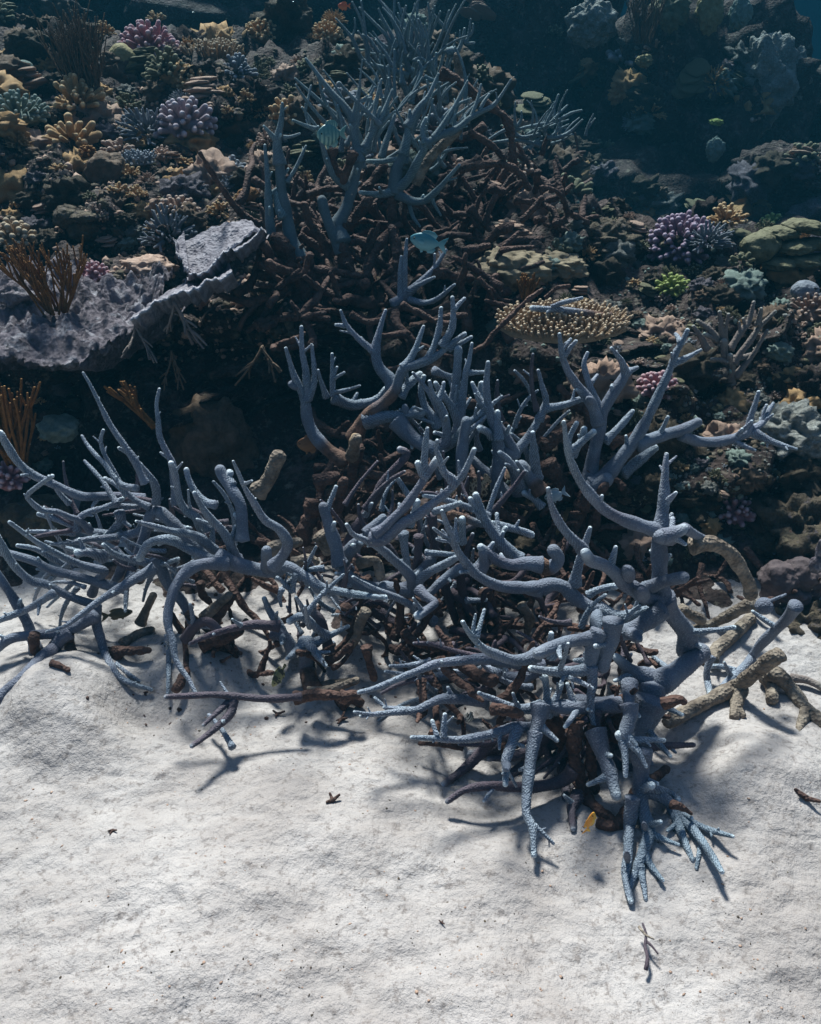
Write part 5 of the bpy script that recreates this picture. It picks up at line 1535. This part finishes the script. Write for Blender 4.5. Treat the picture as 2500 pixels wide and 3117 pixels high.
# ------------------------------------------------------------------ fish
def fish_mat(name, top, belly, kind=None, c2=(0, 0, 0), f=20.0):
    m, t, b = new_mat(name); c = N(t, 'ShaderNodeTexCoord'); sp = N(t, 'ShaderNodeSeparateXYZ'); t.links.new(c.outputs['Generated'], sp.inputs[0])
    cc = mixc(t, ramp(t, sp.outputs[2], .25, .75), belly, top)
    if kind == 'bars':
        wv = N(t, 'ShaderNodeTexWave'); wv.inputs['Scale'].default_value = f; wv.inputs['Distortion'].default_value = .6; t.links.new(c.outputs['Generated'], wv.inputs['Vector'])
        cc = mixc(t, ramp(t, wv.outputs[0], .45, .62), cc, c2)
    elif kind == 'net':
        v = N(t, 'ShaderNodeTexVoronoi'); v.feature = 'DISTANCE_TO_EDGE'; v.inputs['Scale'].default_value = f; t.links.new(c.outputs['Object'], v.inputs['Vector'])
        cc = mixc(t, ramp(t, v.outputs['Distance'], .08, .2), c2, cc)
    t.links.new(cc, b.inputs['Base Color']); b.inputs['Roughness'].default_value = .4; b.inputs['Specular IOR Level'].default_value = .4
    return m
M['eye'], _t, _b = new_mat('fish_eye'); _b.inputs['Base Color'].default_value = (.01, .01, .012, 1); _b.inputs['Roughness'].default_value = .15
def fish(px, py, L, Y, yaw, label, mt, deep=.42, roll=0.0, pitch=0.0, fin=None, name='reef_fish', forked=True, width=.16):
    c = at(px, py, Y); Ln = L * depth(c) / F0
    root = empty(name, c, label, 'fish'); root.rotation_euler = (roll, pitch, yaw)
    n, sg = 22, 16; V = []
    for i in range(n):
        s = i / (n - 1); x = (.42 - s * .78) * Ln
        prof = (math.sin(math.pi * min(1, s * .92 + .04)) ** .72) * (1 - .35 * s ** 3)
        if s > .78: prof = max(prof * (1 - (s - .78) * 1.2), .17)
        hz = deep * .5 * Ln * prof; wy = width * .5 * Ln * prof * (1.15 - .5 * s)
        for k in range(sg):
            a = 2 * math.pi * k / sg; V.append((x, wy * math.cos(a), hz * math.sin(a) - .02 * Ln * math.sin(math.pi * s)))
    i, j = np.meshgrid(np.arange(n - 1), np.arange(sg), indexing='ij'); a = i * sg + j; b = i * sg + (j + 1) % sg
    q = np.stack([a, b, b + sg, a + sg], -1).reshape(-1, 4)
    V.append((.425 * Ln, 0, 0)); V.append((-.365 * Ln, 0, 0))
    k = np.arange(0, sg, 2)
    q = np.vstack([q, np.stack([np.full(8, n * sg), (k + 2) % sg, k + 1, k], -1), np.stack([np.full(8, n * sg + 1), (n - 1) * sg + k, (n - 1) * sg + k + 1, (n - 1) * sg + (k + 2) % sg], -1)])
    obj('body', mesh('body', V, q, mt), root)
    fm = fin or mt
    def finp(nm, outline, th=.012, off=0.0, ang=0.0):
        m_ = len(outline); O = np.array(outline) * Ln
        VV = np.vstack([np.stack([O[:, 0], np.full(m_, -th * Ln / 2), O[:, 1]], 1), np.stack([O[:, 0], np.full(m_, th * Ln / 2), O[:, 1]], 1)])
        me = bpy.data.meshes.new(nm)
        fcs = [tuple(range(m_)), tuple(range(2 * m_ - 1, m_ - 1, -1))] + [(i_, i_ + m_, (i_ + 1) % m_ + m_, (i_ + 1) % m_) for i_ in range(m_)]
        me.from_pydata([tuple(v) for v in VV], [], fcs); me.materials.append(fm)
        o = obj(nm, me, root); o.location = (0, off * Ln, 0); o.rotation_euler = (ang, 0, 0); return o
    h = deep * .5
    finp('tail_fin', [(-.32, .04), (-.42, .13), (-.56, .21), (-.50, .06), (-.47, 0), (-.50, -.06), (-.56, -.21), (-.42, -.13), (-.32, -.04)] if forked else
         [(-.32, .05), (-.46, .12), (-.5, .06), (-.51, 0), (-.5, -.06), (-.46, -.12), (-.32, -.05)])
    finp('dorsal_fin', [(.18, h * .72), (.10, h * 1.12), (-.05, h * 1.22), (-.18, h * 1.15), (-.27, h * .82), (-.24, h * .5), (0, h * .8)])
    finp('anal_fin', [(.0, -h * .8), (-.08, -h * 1.22), (-.20, -h * 1.15), (-.27, -h * .75), (-.22, -h * .45)])
    finp('pelvic_fin', [(.18, -h * .72), (.10, -h * 1.35), (.05, -h * 1.2), (.06, -h * .8)])
    for s in (-1, 1):
        finp('pectoral_fin', [(.20, .02), (.08, .06), (.02, .0), (.06, -.07), (.18, -.04)], .01, s * (width * .5), s * .25)
        V2, q2 = lump_geo(1, .024 * Ln, 1, 0, 1, 2, 0); e = obj('eye', mesh('eye', V2, q2, M['eye']), root); e.location = (.31 * Ln, s * width * .36 * Ln, .035 * Ln)
    return root
PI = math.pi
fish(1298, 735, 120, 2.3, PI - .25, 'pale turquoise damselfish facing left below the thin branches', fish_mat('turquoise_fish', (.05, .20, .25), (.22, .42, .44)), deep=.46, pitch=-.15)
fish(1005, 408, 105, 2.5, PI + .6, 'pale barred green fish among the slender branches', fish_mat('barred_fish', (.10, .25, .25), (.34, .48, .38), 'bars', (.08, .21, .22), 1.9), deep=.62)
fish(1797, 2500, 84, 1.02, .5, 'orange-yellow little fish pointing up beside the front stalk', fish_mat('orange_fish', (.75, .30, .03), (.85, .5, .06)), deep=.42, pitch=-1.35)
fish(848, 2058, 84, 1.36, 1.0 + PI, 'olive-yellow butterflyfish with a dark edge over the sand', fish_mat('yellow_fish', (.22, .22, .10), (.45, .42, .2), 'bars', (.06, .06, .04), .7), deep=.62, pitch=.5, forked=False)
fish(1431, 2182, 66, 1.24, .9, 'thin white fish with a black eye band under the front branches', fish_mat('white_fish', (.55, .58, .5), (.8, .8, .7), 'bars', (.03, .03, .03), 1.3), deep=.40, pitch=.9, forked=False)
fish(362, 1868, 96, 1.60, 0.3, 'dim brown fish behind the left staghorn over the sand', fish_mat('brown_fish', (.12, .09, .05), (.2, .15, .07)), deep=.36)
fish(940, 1352, 84, 2.0, PI, 'oval brown fish by the base of the long curved finger', fish_mat('oval_brown_fish', (.16, .07, .03), (.24, .12, .05)), deep=.62, forked=False)
fish(1452, 1492, 150, 1.84, 2.4, 'brown netted grouper hiding among the blue fingers', fish_mat('netted_fish', (.05, .025, .015), (.07, .035, .02), 'net', (.42, .32, .2), 95), deep=.36, pitch=.95, forked=False)
fish(1046, 18, 40, 3.4, PI, 'tiny red-orange fish at the very top', fish_mat('red_fish', (.6, .12, .05), (.7, .2, .08)), deep=.5)
fish(1688, 1508, 90, 1.86, 2.5, 'pale blue fish half hidden among the fingers right of centre', fish_mat('pale_blue_fish', (.30, .42, .50), (.5, .6, .65)), deep=.4, pitch=.6)
mound(1083, 1350, 21, 30, 'cream', 'pale green rounded bud on top of the brown dead trunk', Y=1.98, amp=.06, amp2=0, flat=1.6, cat='coral', name='coral_bud', drop=0)

# specks adrift in the water
rg = np.random.default_rng(77); parts = []
for k in range(420):
    px, py = rg.uniform(0, 2500), rg.uniform(0, 2000); p, _ = hit(px, py, 3.0)
    q_ = CAM.lerp(p, rg.uniform(.45, .93)); parts.append((IV * rg.uniform(.0003, .0009) + np.array(q_), IQ))
V, q = join(parts); tag(obj('floating_specks', mesh('floating_specks', V, q, M['pale_rock'])), kind='stuff')

# ------------------------------------------------------------------ the water between: one even box of haze
bpy_box = [(x, y, z) for x in (-15, 15) for y in (-8, 15) for z in (-1.2, 2.3)]
me = bpy.data.meshes.new('haze'); me.from_pydata(bpy_box, [], [(0, 1, 3, 2), (4, 6, 7, 5), (0, 4, 5, 1), (2, 3, 7, 6), (0, 2, 6, 4), (1, 5, 7, 3)])
hm = bpy.data.materials.new('haze'); hm.use_nodes = True; ht = hm.node_tree; ht.nodes.clear()
pv = ht.nodes.new('ShaderNodeVolumePrincipled'); pv.inputs['Color'].default_value = (.0036, .021, .033, 1); pv.inputs['Absorption Color'].default_value = (.2, .5, .65, 1); pv.inputs['Density'].default_value = .2
ho = ht.nodes.new('ShaderNodeOutputMaterial'); ht.links.new(pv.outputs[0], ho.inputs['Volume'])
me.materials.append(hm); tag(obj('haze', me), kind='stuff')
